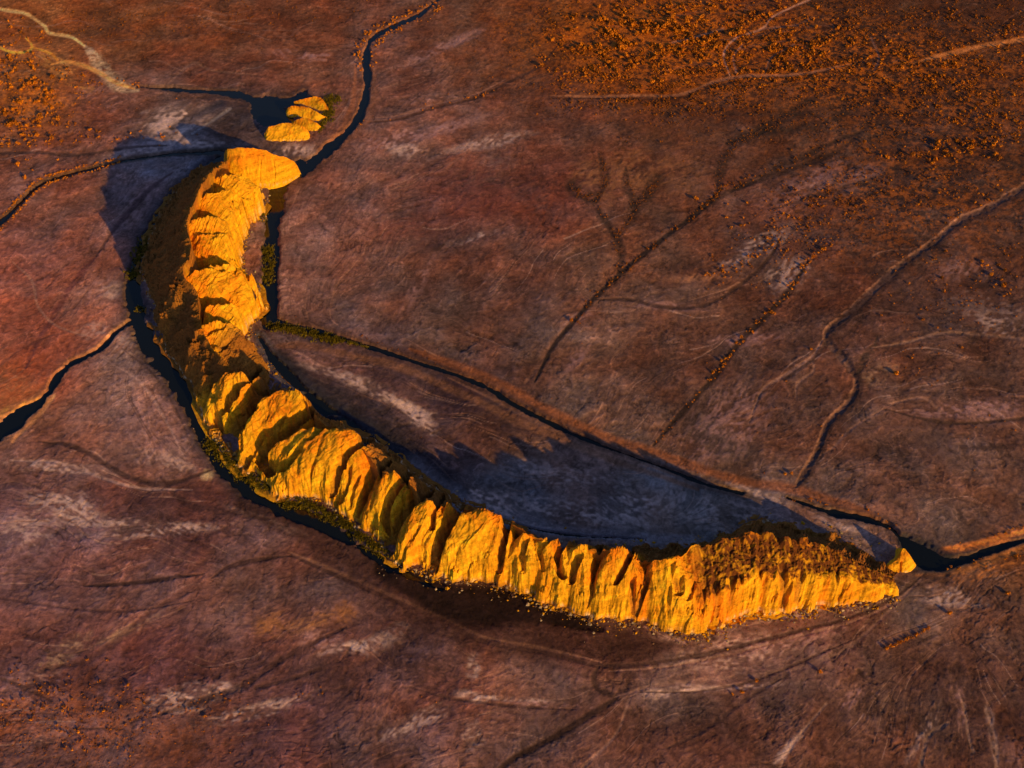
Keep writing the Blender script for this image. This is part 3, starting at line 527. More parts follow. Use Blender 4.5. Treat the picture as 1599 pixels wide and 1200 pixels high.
# round off the crest a little so it does not read as a knife edge
FINS = [  # crest lines of the separate fins, photo px + height; every fin falls gently to the south-east and steeply to the north-west
 [(332,284,38),(350,272,44),(378,276,36),(408,296,6)],[(300,318,44),(325,304,50),(355,298,46),(385,310,28),(405,336,6)],[(281,360,42),(300,346,48),(325,338,50),(350,345,43),(368,370,27),(378,400,10)],
 [(298,378,38),(315,366,45),(345,364,43),(362,385,27),(375,415,10)],[(274,434,38),(290,422,45),(320,412,47),(350,413,43),(372,425,32),(395,455,16),(410,480,4)],[(326,480,36),(350,475,35),(365,492,24),(392,503,5)],
 [(300,527,34),(315,508,40),(345,503,39),(370,512,27),(374,530,14)],[(308,554,26),(325,546,33),(350,542,31),(378,541,21),(388,555,7)],
 [(316,648,3),(325,620,15),(335,598,26),(355,585,37),(378,581,43),(412,592,37)],[(335,682,2),(340,658,10),(350,643,16)],
 [(372,726,3),(372,690,14),(380,655,27),(400,630,37),(430,613,45),(467,611,49)],[(388,732,3),(398,697,15),(415,677,23),(440,657,31),(464,643,36)],
 [(406,720,10),(420,707,20),(438,691,30),(460,677,39),(486,666,45)],[(430,768,3),(436,738,17),(455,715,30),(480,690,40),(510,672,49),(552,671,53)],[(484,775,2),(486,748,13),(505,718,26),(530,697,37),(553,682,44)],
 [(525,787,2),(535,757,14),(548,737,25),(560,728,31)],[(545,802,2),(556,772,14),(570,748,25),(586,735,33)],[(560,830,2),(570,800,13),(585,767,26),(600,742,38),(616,736,42)],[(610,810,13),(621,781,27),(634,764,36)],
 [(612,878,2),(618,850,11),(632,817,27),(648,793,40),(667,782,46)],[(676,832,10),(682,802,31),(700,786,42),(712,783,44)],[(686,903,2),(697,865,15),(705,830,31),(715,803,45),(762,797,50)],
 [(780,898,2),(788,867,14),(798,846,30),(818,836,41)],[(815,907,3),(822,872,20),(832,850,34),(857,838,44)],[(848,895,12),(862,857,34),(872,842,43)],[(873,932,5),(880,887,22),(888,860,37),(906,850,45)],
 [(893,947,3),(898,917,14),(903,887,28),(916,862,38)],[(912,957,2),(926,925,17),(935,890,34),(955,858,47),(970,852,49)],[(963,948,6),(975,907,24),(990,877,40)],[(990,972,2),(1000,945,15),(1014,907,34),(1022,877,46),(1052,869,49)],
 [(1058,988,2),(1072,950,17),(1088,912,36)]]
east = sst(24.5, 27, SI)
keepb = np.where(TT < 0, 1-(1-up_arm)*(1-east)*(.60-.28*U.clip(0)**3), 1-up_arm*(.80-.34*U.clip(0)**3)-(1-up_arm)*(1-east)*.10)
base = Zr*keepb; topz = np.full(Zr.shape, -99.0); WXf = SX+2.2*fbm(SX/9, SY/9, 3, 110); WYf = SY+2.2*fbm(SX/9+5, SY/9, 3, 112)
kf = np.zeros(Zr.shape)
for fi, F in enumerate(FINS):
    Q = np.array(F, float); qx, qy = unproject(Q[:, 0], Q[:, 1], Q[:, 2]); qh = Q[:, 2]
    rows = np.where((SX.max(1) > qx.min()-60) & (SX.min(1) < qx.max()+60) & (SY.max(1) > qy.min()-60) & (SY.min(1) < qy.max()+60))[0]
    sl = slice(rows[0], rows[-1]+1); X = WXf[sl]; Y = WYf[sl]
    upa = fi < 8; a_, b_ = (.92, 2.6) if not upa else (.68, 2.6)
    for i in range(len(Q)-1):
        dx, dy = qx[i+1]-qx[i], qy[i+1]-qy[i]; t = np.clip(((X-qx[i])*dx+(Y-qy[i])*dy)/(dx*dx+dy*dy), 0, 1)
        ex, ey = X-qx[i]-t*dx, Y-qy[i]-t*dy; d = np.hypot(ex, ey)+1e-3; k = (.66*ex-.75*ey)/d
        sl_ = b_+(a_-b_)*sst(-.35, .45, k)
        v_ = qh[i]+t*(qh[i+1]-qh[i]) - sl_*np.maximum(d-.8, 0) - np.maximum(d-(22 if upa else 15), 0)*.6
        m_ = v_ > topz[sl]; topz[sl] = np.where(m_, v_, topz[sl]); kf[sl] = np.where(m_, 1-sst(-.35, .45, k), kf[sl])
env = Zr*np.where(TT < 0, 1.10+.3*up_arm, 1.02+.9*up_arm)+1.5
topz = np.minimum(topz, env)
topz = topz*sst(-.02, .10, U)
mk = 2.0; hh = np.clip(.5+.5*(topz-base)/mk, 0, 1); Zr = base*(1-hh)+topz*hh + mk*hh*(1-hh)*.5
soil_shade = 1-sst(-1, 3, topz-base)  # low ground between fins, for washed soil and painted shade
rp = project(SX, SY, Zr); RX, RY = rp
def rdist(pts):
    Q = np.array(pts, float); best = np.full(RX.shape, 1e9); tt = np.zeros(RX.shape); side = np.zeros(RX.shape)
    reach = 60
    rows = np.where((RX.max(1) > Q[:, 0].min()-reach) & (RX.min(1) < Q[:, 0].max()+reach) & (RY.max(1) > Q[:, 1].min()-reach) & (RY.min(1) < Q[:, 1].max()+reach))[0]
    if len(rows) == 0: return None
    sl = slice(rows[0], rows[-1]+1); X = RX[sl]; Y = RY[sl]; b = best[sl]; t_ = tt[sl]; s_ = side[sl]
    for i in range(len(Q)-1):
        dx, dy = Q[i+1]-Q[i]; L = dx*dx+dy*dy
        t = np.clip(((X-Q[i, 0])*dx+(Y-Q[i, 1])*dy)/L, 0, 1); d = np.hypot(X-Q[i, 0]-t*dx, Y-Q[i, 1]-t*dy); m = d < b
        b[m] = d[m]; t_[m] = ((i+t)/(len(Q)-1))[m]; s_[m] = ((X-Q[i, 0]-t*dx)+(Y-Q[i, 1]-t*dy))[m]/(d[m]+.5)
    return sl, b, t_, s_
GR = [  # groove lines on the rock: points, half width px, depth m
 ([(270,305),(300,300),(340,293),(378,303)], 8, 7),([(240,330),(290,330),(335,327),(352,337)], 17, 15),([(290,365),(300,358),(320,349),(342,354),(352,370)], 8, 9),
 ([(232,400),(270,392),(310,387),(345,394),(358,410)], 25, 18),([(285,436),(300,421),(330,417),(365,425)], 5, 5),([(245,475),(290,470),(345,470),(360,482),(360,500)], 20, 16),
 ([(300,535),(315,528),(330,515),(348,512)], 5, 5),([(350,516),(365,522),(373,534)], 7, 6),([(345,548),(352,542),(360,532)], 3, 3),([(300,560),(330,563),(385,570),(410,572)], 18, 14),
 ([(400,585),(372,605),(360,625),(350,640),(338,655),(345,690)], 11, 10),([(440,602),(405,618),(388,640),(368,668),(360,690),(362,722)], 15, 15),
 ([(442,652),(430,668),(412,678),(400,690),(392,712),(384,732)], 5, 6),([(400,640),(385,655),(375,680),(376,705)], 4, 4),
 ([(480,652),(460,668),(430,690),(412,708),(408,722),(422,742)], 13, 14),([(492,722),(484,740),(482,778)], 3.5, 5),([(468,702),(455,718),(442,732),(425,738)], 5, 5),
 ([(575,692),(552,704),(535,722),(526,745),(518,775)], 10, 13),([(545,730),(545,745),(537,770),(530,785)], 5, 6),([(560,745),(552,765),(545,795)], 4, 4),
 ([(605,728),(588,740),(575,765),(565,790),(555,812)], 8, 11),([(640,742),(618,768),(605,792),(602,815),(612,840)], 9, 10),([(668,775),(642,790),(625,812),(612,840),(606,868)], 12, 13),
 ([(655,822),(648,835),(643,845)], 3, 3),([(690,782),(676,800),(675,828)], 5, 8),([(722,788),(708,812),(692,840),(680,868),(676,895)], 12, 14),
 ([(792,798),(792,820),(785,850),(779,895)], 9, 12),([(822,848),(815,868),(817,895)], 5, 6),([(860,840),(843,862),(848,892)], 3.5, 5),([(882,848),(870,870),(872,890),(880,905)], 8, 10),
 ([(905,872),(896,895),(893,912)], 6, 8),([(862,905),(857,925),(852,935)], 4, 4),([(938,866),(928,892),(925,925),(912,955)], 5, 7),([(985,868),(975,888),(962,912)], 8, 9),
 ([(988,905),(988,935),(991,965)], 7, 8),([(1013,902),(1006,925),(998,945),(990,972)], 7, 9),([(1052,880),(1046,925),(1042,965)], 4, 4),([(1060,908),(1062,925)], 9, 6),([(1080,918),(1076,935)], 6, 5),
 ([(1118,915),(1120,935),(1120,975)], 6, 6),([(1145,905),(1143,925),(1141,950)], 6, 6),([(1158,900),(1158,950)], 3, 4),([(1223,895),(1225,915),(1222,958)], 7, 7),([(1252,903),(1247,925),(1246,955)], 6, 7),
 ([(1307,895),(1308,945)], 3, 4),([(1187,895),(1186,945)], 3, 4),([(1277,915),(1278,945)], 3, 3),([(1345,905),(1350,940)], 4, 3),([(1100,920),(1097,980)], 3, 3)]
Wx = SX + 3*fbm(SX/12, SY/12, 2, 120); Wy = SY + 3*fbm(SX/12+9, SY/12, 2, 122)
carve = np.zeros_like(Zr)
for pts, hw, dep in GR:
    if hw >= 7 and max(p[1] for p in pts) < 600: continue      # on the northern arm the gaps are left between the fins
    r = rdist([(p[0]+dep*.15, p[1]-dep*.35) for p in pts])     # the cut lowers the surface, so it starts a little further up
    if r is None: continue
    sl, d, t, sd = r
    dep = dep*(1.5 if hw >= 7 else 1.4); hw = hw*(.72 if hw >= 7 and pts[0][0] < 1055 else 1)
    # the wall towards the sun's side stands steep, the other flank eases down into the groove
    d = d*np.where(sd > 0, 1+(1.0 if max(p[1] for p in pts) < 600 and hw > 7 else .55)*sd, 1+.25*sd) + 0.35*hw*noise(SX[sl]/4.5, SY[sl]/4.5, 130) + 0.2*hw*noise(SX[sl]/2, SY[sl]/2, 131)
    prof = np.clip(1.10-(np.maximum(d, 0)/(hw*1.25))**1.5, 0, 1)
    carve[sl] = np.maximum(carve[sl], dep*prof*(1-0.45*sst(.75, 1, t)*(1 if hw < 7 else 0)))
fade = sst(0.0, 0.14, U)
Zr = Zr - np.minimum(carve, Zr*.8+1)*fade*(1-.75*sst(.84, 1, U)*(.3+.7*up_arm))*(1-.5*CL)
# weathered knobs that stand up from the scrubby east end
for kx, ky, kr, kh in [(1181,822,9,8),(1166,838,11,5),(1200,832,12,6),(1226,848,10,5),(1255,842,9,5),(1297,840,7,8),(1085,862,12,6),(1130,850,14,4),(1345,872,9,4),(1375,885,8,4)]:
    Zr = Zr + .7*kh*np.clip(1.15-(np.hypot(RX-kx, RY-ky)/kr)**2*(1+.5*noise(SX/4, SY/4, 197)), 0, 1)*fade
# gullies that run down the slopes, ledges of the tilted beds, rubble roughness
arc = sq[:, None] + 22*TT
gul = np.abs(fbm(arc/9 + 0.8*TT, TT*1.3+5, 4, 140, .6)); gul2 = np.abs(fbm(arc/3.2, TT*2.2, 3, 145, .6))
slopeband = np.clip(1.3-1.2*np.abs(U-0.5), 0, 1)*fade
Zr -= slopeband*(gul*-5.0 + 2.0 + gul2*-1.6)*(0.16*(1-CL)+0.75*up_arm*(TT < 0)+.2*up_arm+.5*(1-up_arm)*(TT > 0))
rib = fbm((sq[:, None]+6*TT)/31 + .35*fbm(SX/20, SY/20, 2, 149), TT*.7+2, 2, 147, .4); Zr += fade*(TT < 0)*(1-up_arm)*1.8*(rib-.1)*sst(0, .35, U)*(1-.5*sst(.8, 1, U))*(1-.8*CL)
bed = (Zr*1.0 - 0.62*SX + 0.12*SY)/5.5 + 1.0*fbm(SX/26, SY/26, 3, 150)
saw = bed-np.floor(bed); Zr += fade*1.1*(sst(0, .85, saw)-saw)*(U < .97)
bed2 = bed*3.4; saw2 = bed2-np.floor(bed2); Zr += fade*0.3*(sst(0, .7, saw2)-saw2)
Zr += fade*((1.6+.8*up_arm)*fbm(Wx/15, Wy/15, 4, 160, .58) - (1.5+1.1*up_arm)*(np.abs(noise(Wx/19, Wy/19, 165))+.5*np.abs(noise(Wx/8, Wy/8, 166))+.22*np.abs(noise(Wx/3.5, Wy/3.5, 167))-.3) + 0.5*fbm(Wx/2.6, Wy/2.6, 3, 170, .6))

# rock colours: golden stone, orange upper beds, scrubby brown top on the east end, pale wash at the foot
GOLD = np.array([0.93, 0.49, 0.022]); ORNG = np.array([0.80, 0.265, 0.013]); BROWN = np.array([0.15, 0.052, 0.016]); WHITE = np.array([0.80, 0.66, 0.50])
def mix(a, b, m): return a*(1-m[..., None]) + b*m[..., None]
n_ = fbm(Wx/18, Wy/18, 4, 180); n2_ = fbm(Wx/3, Wy/3, 3, 185)
rc = mix(GOLD[None, None]*np.ones(Zr.shape+(3,)), ORNG, np.clip(0.34+1.3*n_+0.8*n2_+0.9*(U-0.62)*(CL < .6), 0, 1))
strat = noise(bed*1.2, SX/40, 190); rc = rc*np.exp(0.38*strat + .5*n2_ + .12*np.minimum(0, noise(Wx/1.4, Wy/1.4, 188)*3))[..., None]
veg = sst(0.28, 0.40, U+0.16*n_+0.12*n2_)*sst(.55, .9, CL)
rc = mix(rc, BROWN, veg*np.clip(0.94+1.2*n2_+0.5*fbm(Wx/9, Wy/9, 3, 195), 0, 1))
Zr += veg*.9*noise(SX/1.7, SY/1.7, 196)
ua = 1-sst(7.6, 8.4, SI)
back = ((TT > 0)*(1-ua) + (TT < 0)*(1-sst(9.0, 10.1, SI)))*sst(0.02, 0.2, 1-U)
rc = mix(rc, np.array([0.34, 0.145, 0.035]), np.clip((carve-5)/9, 0, .7))  # carved grooves browned as washed soil and painted shade
rc = mix(rc, np.array([0.34, 0.145, 0.035]), .8*soil_shade*(1-east))
rc = mix(rc, np.array([0.50, 0.205, 0.035]), .55*kf*(1-soil_shade)*(1-east))           # shade painted brown on the fin flanks turned from the sun            # grooves above: washed soil with shade painted in
rc = mix(rc, np.array([0.30, 0.125, 0.035]), np.clip(back*0.9, 0, 1))  # scree slopes turned from the sun, painted browner for their shade
rc = mix(rc, WHITE, np.clip(1-np.abs(U-0.03)/0.03, 0, 1)*np.clip(0.1+1.6*n2_, 0, .8))

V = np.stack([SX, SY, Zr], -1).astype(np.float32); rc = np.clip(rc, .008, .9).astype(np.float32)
ridge = bpy.data.objects.new('rock_ridge', None); S.collection.objects.link(ridge)
ridge.location = (0, 0, 0)
tag(ridge, 'long curved ridge of golden sandstone fins and gullies bending across the brown plain', 'ridge')
CUTS = [0, 1.3, 2.2, 3.1, 4.2, 5.6, 6.5, 7.6, 9.1, 10.6, 11.6, 13.0, 14.75, 16.0, 17.2, 18.1, 19.4, 20.75, 22.4, 23.6, 24.6, 25.6, 26.6, 27.9, 29.1, 30.2, len(SEC)-1]
for i in range(len(CUTS)-1):
    a = int(np.searchsorted(sec_id, CUTS[i])); b = int(np.searchsorted(sec_id, CUTS[i+1]))
    a = max(0, a-(1 if i else 0))
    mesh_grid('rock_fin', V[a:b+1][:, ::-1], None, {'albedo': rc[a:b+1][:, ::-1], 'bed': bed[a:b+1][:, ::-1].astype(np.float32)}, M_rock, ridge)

# ------------------------------------------------------------------ separate rock blocks
def loft_rock(name, secs, label=None, parent=None, seed=0, cracks=(), orange=.3, amp=1.0, nt=90):
    """secs: front foot px, crest px + height, depth of the back slope in metres"""
    Q = catmull(secs, 26); n = len(Q)
    fx, fy = unproject(Q[:, 0], Q[:, 1]); kx, ky = unproject(Q[:, 2], Q[:, 3], Q[:, 4]); bx_ = kx; by_ = ky+Q[:, 5]
    ta = np.linspace(1.12, 0, nt); tb = np.linspace(0, 1.15, nt//2)[1:]
    X = np.concatenate([kx[:, None]+(fx-kx)[:, None]*ta, kx[:, None]+(bx_-kx)[:, None]*tb], 1)
    Y = np.concatenate([ky[:, None]+(fy-ky)[:, None]*ta, ky[:, None]+(by_-ky)[:, None]*tb], 1)
    T_ = np.concatenate([-ta, tb])[None, :]*np.ones((n, 1)); H = Q[:, 4:5]
    u = 1-np.abs(T_)*(1+.12*fbm(X/6, Y/6, 3, seed)); uc = u.clip(0, 1)
    z = H*np.where(T_ < 0, uc**.72, uc**.8) - 20*np.clip(-u, 0, 1)
    PXr, PYr = project(X, Y, z)
    for pts, hw, dep in cracks:
        G = np.array(pts, float)
        for i in range(len(G)-1):
            dx, dy = G[i+1]-G[i]; t = np.clip(((PXr-G[i, 0])*dx+(PYr-G[i, 1])*dy)/(dx*dx+dy*dy), 0, 1)
            d = np.hypot(PXr-G[i, 0]-t*dx, PYr-G[i, 1]-t*dy)+.8*noise(X/3, Y/3, seed+5); z = z-np.minimum(dep*np.clip(1-d/hw, 0, 1), z.clip(0)*.7)
    f = sst(0, .15, u); z = z+f*amp*(1.0*fbm(X/9, Y/9, 4, seed+8, .55)-3.2*(np.abs(noise(X/13, Y/13, seed+6))+.5*np.abs(noise(X/5, Y/5, seed+7))-.25)+.35*fbm(X/2, Y/2, 3, seed+9))
    b_ = (z-.5*X+.1*Y)/3.0+.8*fbm(X/15, Y/15, 2, seed+3); s_ = b_-np.floor(b_); z = z+f*.22*amp*(sst(0, .8, s_)-s_)
    q = fbm(X/8, Y/8, 4, seed+12); c_ = mix(GOLD*np.ones(X.shape+(3,)), ORNG, np.clip(orange+q+.9*(uc-.6), 0, 1))
    c_ = c_*np.exp(.22*noise(b_*1.2, X/30, 190))[..., None]
    c_ = mix(c_, WHITE, np.clip(1-np.abs(u-.05)/.05, 0, 1)*np.clip(.1+1.4*fbm(X/2, Y/2, 2, seed+14), 0, .7))
    V_ = np.stack([X, Y, z], -1).astype(np.float32)
    o = mesh_grid(name, V_[:, ::-1], None, {'albedo': np.clip(c_, .01, .88).astype(np.float32)[:, ::-1], 'bed': (b_*.4)[:, ::-1].astype(np.float32)}, M_rock, parent)
    if label: tag(o, label, 'rock')
    return o
loft_rock('rock_block', [(350,282,350,240,20,9),(358,292,356,233,33,10),(378,298,379,231,37,12),(402,296,406,234,35,12),(428,293,434,243,30,12),(448,288,453,249,25,11),(462,280,463,257,17,9),(468,274,467,266,6,5)],
     None, ridge, 300, [([(385,238),(410,241),(435,249),(443,254)], 2.6, 4),([(407,250),(406,268),(405,284)], 1.8, 3),([(427,252),(429,268),(428,284)], 1.8, 3),([(446,258),(448,276)], 1.6, 2.5)])
loft_rock('rock_outcrop', [(413,216,413,208,4,4),(418,221,420,199,9,5),(435,222,436,194,11,6),(455,222,455,193,11.5,6),(472,221,472,197,11,5),(481,219,481,205,7,4),(484,216,484,212,1.5,2)],
     'low golden rock slab north of the ridge, lowest and most westerly of four', None, 330, (), .1, .7, 60)
loft_rock('rock_outcrop', [(455,196,455,192,1,3),(466,200,466,187,6,5),(482,205,480,185,9,6),(495,205,494,192,8,5),(502,200,501,197,3,3)],
     'small golden rock hump wedged behind the upper right end of the lowest slab', None, 345, (), .35, .7, 60)
loft_rock('rock_outcrop', [(446,176,446,173,2,3),(449,181,452,167,8,5),(465,183,467,166,9,6),(482,187,483,169,9,6),(496,190,496,176,7,5),(512,186,511,184,1.5,3)],
     'golden rock slab with a tapered right end, second from the top of the northern outcrops', None, 360, (), .25, .7, 60)
loft_rock('rock_outcrop', [(459,160,459,159,1,2),(470,163,474,155,5,4),(486,168,490,151,8,6),(500,174,502,154,8,6),(513,176,513,170,3,4)],
     'topmost orange rock wedge of the northern outcrops beside the green scrub', None, 375, (), .6, .7, 60)
loft_rock('rock_outcrop', [(1380,893,1382,888,1.5,2),(1388,896,1393,880,5,5),(1397,897,1403,872,8,6),(1408,897,1411,856,13,7),(1418,896,1419,863,11,6),(1428,889,1427,878,5,4),(1431,884,1430,882,1,2)],
     'small rounded golden rock at the eastern tip of the ridge beside the black inlet', None, 390, [([(1407,878),(1406,894)], 2, 3)], .25, .8, 60)

# fallen blocks and stones along the foot of the ridge
def rubble():
    r_ = np.random.RandomState(77); ico = np.array([(1,0,0),(-1,0,0),(0,1,0),(0,-1,0),(0,0,1),(0,0,-.6),(.6,.6,.5),(-.6,.5,.5)], float)
    fc = np.array([(0,6,4),(6,2,4),(2,7,4),(7,1,4),(1,3,4),(3,0,4),(0,2,6),(2,1,7),(0,3,5),(3,1,5),(1,2,5),(2,0,5)])
    co, q, cc = [], [], []
    for k in range(4200):
        i = r_.randint(30, nS-10)
        outer = sec_id[i] > 9.5 if r_.rand() < .8 else r_.rand() < .5
        j = nA//11 if outer else len(SX[0])-1-nB//9
        off = abs(r_.randn())*(3.2 if r_.rand() < .8 else 7)
        jj = j+(1 if outer else -1)*4; dx, dy = SX[i, j]-SX[i, jj], SY[i, j]-SY[i, jj]; n = math.hypot(dx, dy)+1e-6
        x = SX[i, j]+dx/n*(off-1)+r_.randn()*.6; y = SY[i, j]+dy/n*(off-1)+r_.randn()*.6
        sz = .22+1.1*r_.rand()**5*1.3+.25*r_.rand(); px, py = project(x, y, 0); z = gz(float(px), float(py))
        if z < WATER-.3: continue
        v = ico*r_.uniform(.6, 1.2, (8, 1))*sz*np.array([1, r_.uniform(.6, 1), r_.uniform(.5, .9)]); a = r_.rand()*6.28
        v = np.stack([v[:, 0]*math.cos(a)-v[:, 1]*math.sin(a)+x, v[:, 0]*math.sin(a)+v[:, 1]*math.cos(a)+y, v[:, 2]+z+sz*.2], 1)
        q.append(fc+len(co)*8); co.append(v); w_ = r_.rand(); cc.append(np.tile((GOLD*.8 if w_ < .45 else (WHITE*.7 if w_ < .7 else np.array([.22, .13, .10])))*r_.uniform(.7, 1), (8, 1)))
    o = raw_mesh('rubble', np.vstack(co), np.vstack(q), {'albedo': np.vstack(cc)}, M_rock); tag(o, 'loose stones and fallen blocks strewn along the foot of the ridge', 'rubble', kind='stuff')
def gz(px, py):
    ci = int(np.clip((px-pxs[0])/STEP, 0, C-1)); ri = int(np.clip((pys[0]-py)/STEP, 0, R-1)); return float(Z[ri, ci])
rubble()

# ------------------------------------------------------------------ bushes
def A(r, g, b): return tuple(alb(r, g, b))
M_bush = leaf_material('autumn_leaves', (0.34, 0.10, 0.012), (0.80, 0.31, 0.022))
M_dbush = leaf_material('rust_leaves', (0.12, 0.045, 0.012), (0.50, 0.17, 0.018))
M_reed = leaf_material('green_reeds', (0.045, 0.05, 0.01), (0.22, 0.17, 0.015))
def bush_geo(n, rnd, leaf=.36):
    """many small tilted leaf clumps spread through a lumpy dome of radius 1"""
    co = []; q = []
    lobes = [(rnd.uniform(-.45, .45), rnd.uniform(-.45, .45), rnd.uniform(.35, .75), rnd.uniform(.38, .62)) for _ in range(5)]
    for k in range(n):
        lx, ly, lz, lr = lobes[k % 5]; u = rnd.uniform(-.5, 1); a = rnd.uniform(0, 6.283); s = math.sqrt(max(0, 1-u*u)); rr = lr*rnd.uniform(.65, 1.1)
        c = np.array((lx+rr*s*math.cos(a), ly+rr*s*math.sin(a), max(.06, lz+rr*u)))
        nrm = np.array((s*math.cos(a), s*math.sin(a), u))+np.array([rnd.uniform(-.5, .5) for _ in range(3)]); nrm /= np.linalg.norm(nrm)
        t1 = np.cross(nrm, (rnd.uniform(-1, 1), rnd.uniform(-1, 1), .3)); t1 /= np.linalg.norm(t1); t2 = np.cross(nrm, t1)
        e = leaf*rnd.uniform(.5, 1.1); b = len(co)
        co += [c+t1*e, c+t2*e*.8, c-t1*e*.9, c-t2*e]; q.append((b, b+1, b+2, b+3))
    return np.array(co), np.array(q)
rnd = random.Random(9)
TMPL = [bush_geo(70, rnd, .3) for _ in range(6)]; TS = [bush_geo(16, rnd, .48) for _ in range(8)]

B = []   # px, py, radius in px, region label, material
def add(x, y, r, reg, m=0): B.append((x, y, r, reg, m))
def along(pts, n, off, r0, r1, reg, m=0):
    Q = catmull([(p[0], p[1]) for p in pts], 8) if len(pts) > 2 else np.array(pts, float)
    for k in range(n):
        t = rnd.random()*(len(Q)-1); i = int(t); p = Q[i]+(Q[min(i+1, len(Q)-1)]-Q[i])*(t-i)
        add(p[0]+rnd.gauss(0, off), p[1]+rnd.gauss(0, off*.7), rnd.uniform(r0, r1)*rnd.uniform(.8, 1.1), reg, m)
def patch(x, y, rx, ry, deg, n, r0, r1, reg, m=0):
    a = math.radians(deg)
    for k in range(n):
        u, v = rnd.gauss(0, .5)*rx, rnd.gauss(0, .5)*ry
        px, py = x+u*math.cos(a)-v*math.sin(a), y+u*math.sin(a)+v*math.cos(a)
        q_ = fbm(np.array([px/30.]), np.array([py/18.]), 3, 200, .6)[0]
        if q_ < .02 and rnd.random() < min(.95, .45-2.2*q_): continue
        add(px, py, r0+(r1-r0)*rnd.random()**3*(1.25 if rnd.random() < .1 else 1), reg, 1 if m == 0 and rnd.random() < .35 else m)
R_creek = 'orange bush in the broken line of bushes along the diagonal creek across the eastern plain'
R_gul = 'rusty bush in the drainage line that branches across the middle of the plain'
R_nw = 'orange bush in the loose scrub at the north-west edge of the plain'
R_ne = 'rust orange bush in the dense scrub covering the north-east of the plain'
R_e = 'small orange bush dotted among pale salt patches on the eastern plain'
R_sw = 'small amber bush in the patchy scrub at the south-west corner'
R_riv = 'orange bush on the bank of the narrow channel running off the top of the plain'
R_wch = 'yellow bush lining the thin western channel that leaves the left edge'
R_in = 'small bush on the rusty bank of the channel behind the ridge'
R_row = 'amber bush in the short straight row south-east of the ridge end'
R_gy = 'small bush on the dry slopes beside the long winding gully in the east'
R_top = 'dark rust bush growing on the flat eastern top of the ridge'
along([(1110,592),(1150,540),(1200,490),(1235,450),(1262,408),(1300,380)], 85, 3.2, 1.6, 3.6, R_creek)
along([(1020,697),(1060,650),(1110,592)], 16, 3, 1.2, 2.2, R_creek)
along([(1100,430),(1150,415),(1180,390),(1215,370)], 34, 6, 1.4, 3.4, R_creek)
along([(893,507),(930,465),(965,432),(1000,402),(1050,362),(1100,322),(1128,296)], 90, 4, 1.2, 2.7, R_gul, 1)
along([(1128,296),(1190,275),(1290,228)], 60, 5, 1.2, 2.4, R_gul, 1)
along([(965,420),(960,370),(935,325)], 26, 2.5, 1.1, 2.2, R_gul, 1)
for q_ in ([(925,312),(905,303),(893,290)],[(930,315),(945,285),(938,250)],[(965,370),(988,335),(978,270)],[(990,325),(1010,305),(1026,278)],[(1120,310),(1125,265),(1150,225)],[(1150,225),(1210,195),(1280,150)],[(1135,225),(1200,205),(1340,165)]): along(q_, 70, 4, .7, 1.4, R_gul, 1)
patch(40,180,75,70,20,420,2.0,5.0,R_nw); patch(30,110,60,40,20,90,1.8,4,R_nw); patch(20,70,60,60,0,70,1.5,3.4,R_nw); patch(180,215,120,14,0,60,1.4,3,R_nw); patch(120,120,90,30,30,60,1.2,2.6,R_nw)
patch(160,40,160,30,0,120,1,2.2,R_nw,1); patch(420,15,200,20,0,120,1,2,R_nw,1)
patch(1010,50,130,60,-6,1200,1.6,4.8,R_ne); patch(1130,60,150,70,-6,1100,1.6,4.4,R_ne); patch(1250,90,140,50,-10,900,1.4,3.6,R_ne); patch(930,110,80,50,-10,700,1.2,2.6,R_ne)
patch(1000,150,140,20,-4,400,1.2,2.4,R_ne,1); patch(1120,150,160,50,-8,900,1.2,2.4,R_ne,1); patch(1450,100,220,40,-12,900,1.4,3.4,R_ne); patch(1400,30,220,40,0,700,1.2,2.6,R_ne,1)
patch(1540,150,120,80,0,600,1.3,3.2,R_ne); patch(1400,170,160,60,-10,500,1.2,2.6,R_ne,1); patch(1570,30,90,50,0,200,1.2,3,R_ne,1); patch(860,30,60,30,-20,160,1.1,2.2,R_ne,1)
patch(1020,60,190,80,-6,5200,.7,1.9,R_ne); patch(1240,90,190,70,-10,3600,.7,1.8,R_ne,1); patch(1480,120,200,90,-10,3000,.7,1.8,R_ne,1); patch(1100,130,240,50,-6,2400,.6,1.5,R_ne,1)
patch(1400,300,240,90,-20,2200,.6,1.7,R_e,1); patch(1500,430,150,110,0,500,.7,2.2,R_e); patch(1240,370,150,60,-35,500,.7,2.2,R_e); patch(60,160,120,90,0,900,.7,1.8,R_nw); patch(250,40,240,40,0,700,.6,1.3,R_nw,1); patch(130,1130,200,70,0,1100,.6,1.6,R_sw)
patch(1500,235,110,24,-6,150,2,5.2,R_e); patch(1540,200,100,40,0,250,1.2,3.4,R_e); patch(1480,300,140,50,-10,220,1.2,3,R_e); patch(1320,300,140,50,-20,300,1.2,3,R_e,1)
patch(1250,320,120,50,-30,160,1.4,3.4,R_e); patch(1200,380,90,40,-35,70,1.4,3.2,R_e); patch(1540,420,120,60,0,70,1.4,3.6,R_e); patch(1480,500,120,70,0,70,1.2,2.8,R_e); patch(1500,200,200,70,-10,500,1,2.2,R_e,1)
patch(1250,640,260,120,0,30,1.0,1.9,R_gy); patch(1540,690,80,60,0,22,1.2,2.2,R_gy); patch(1420,560,60,50,0,30,1.2,2.6,R_gy); patch(1560,440,50,30,0,14,2,4.2,R_e)
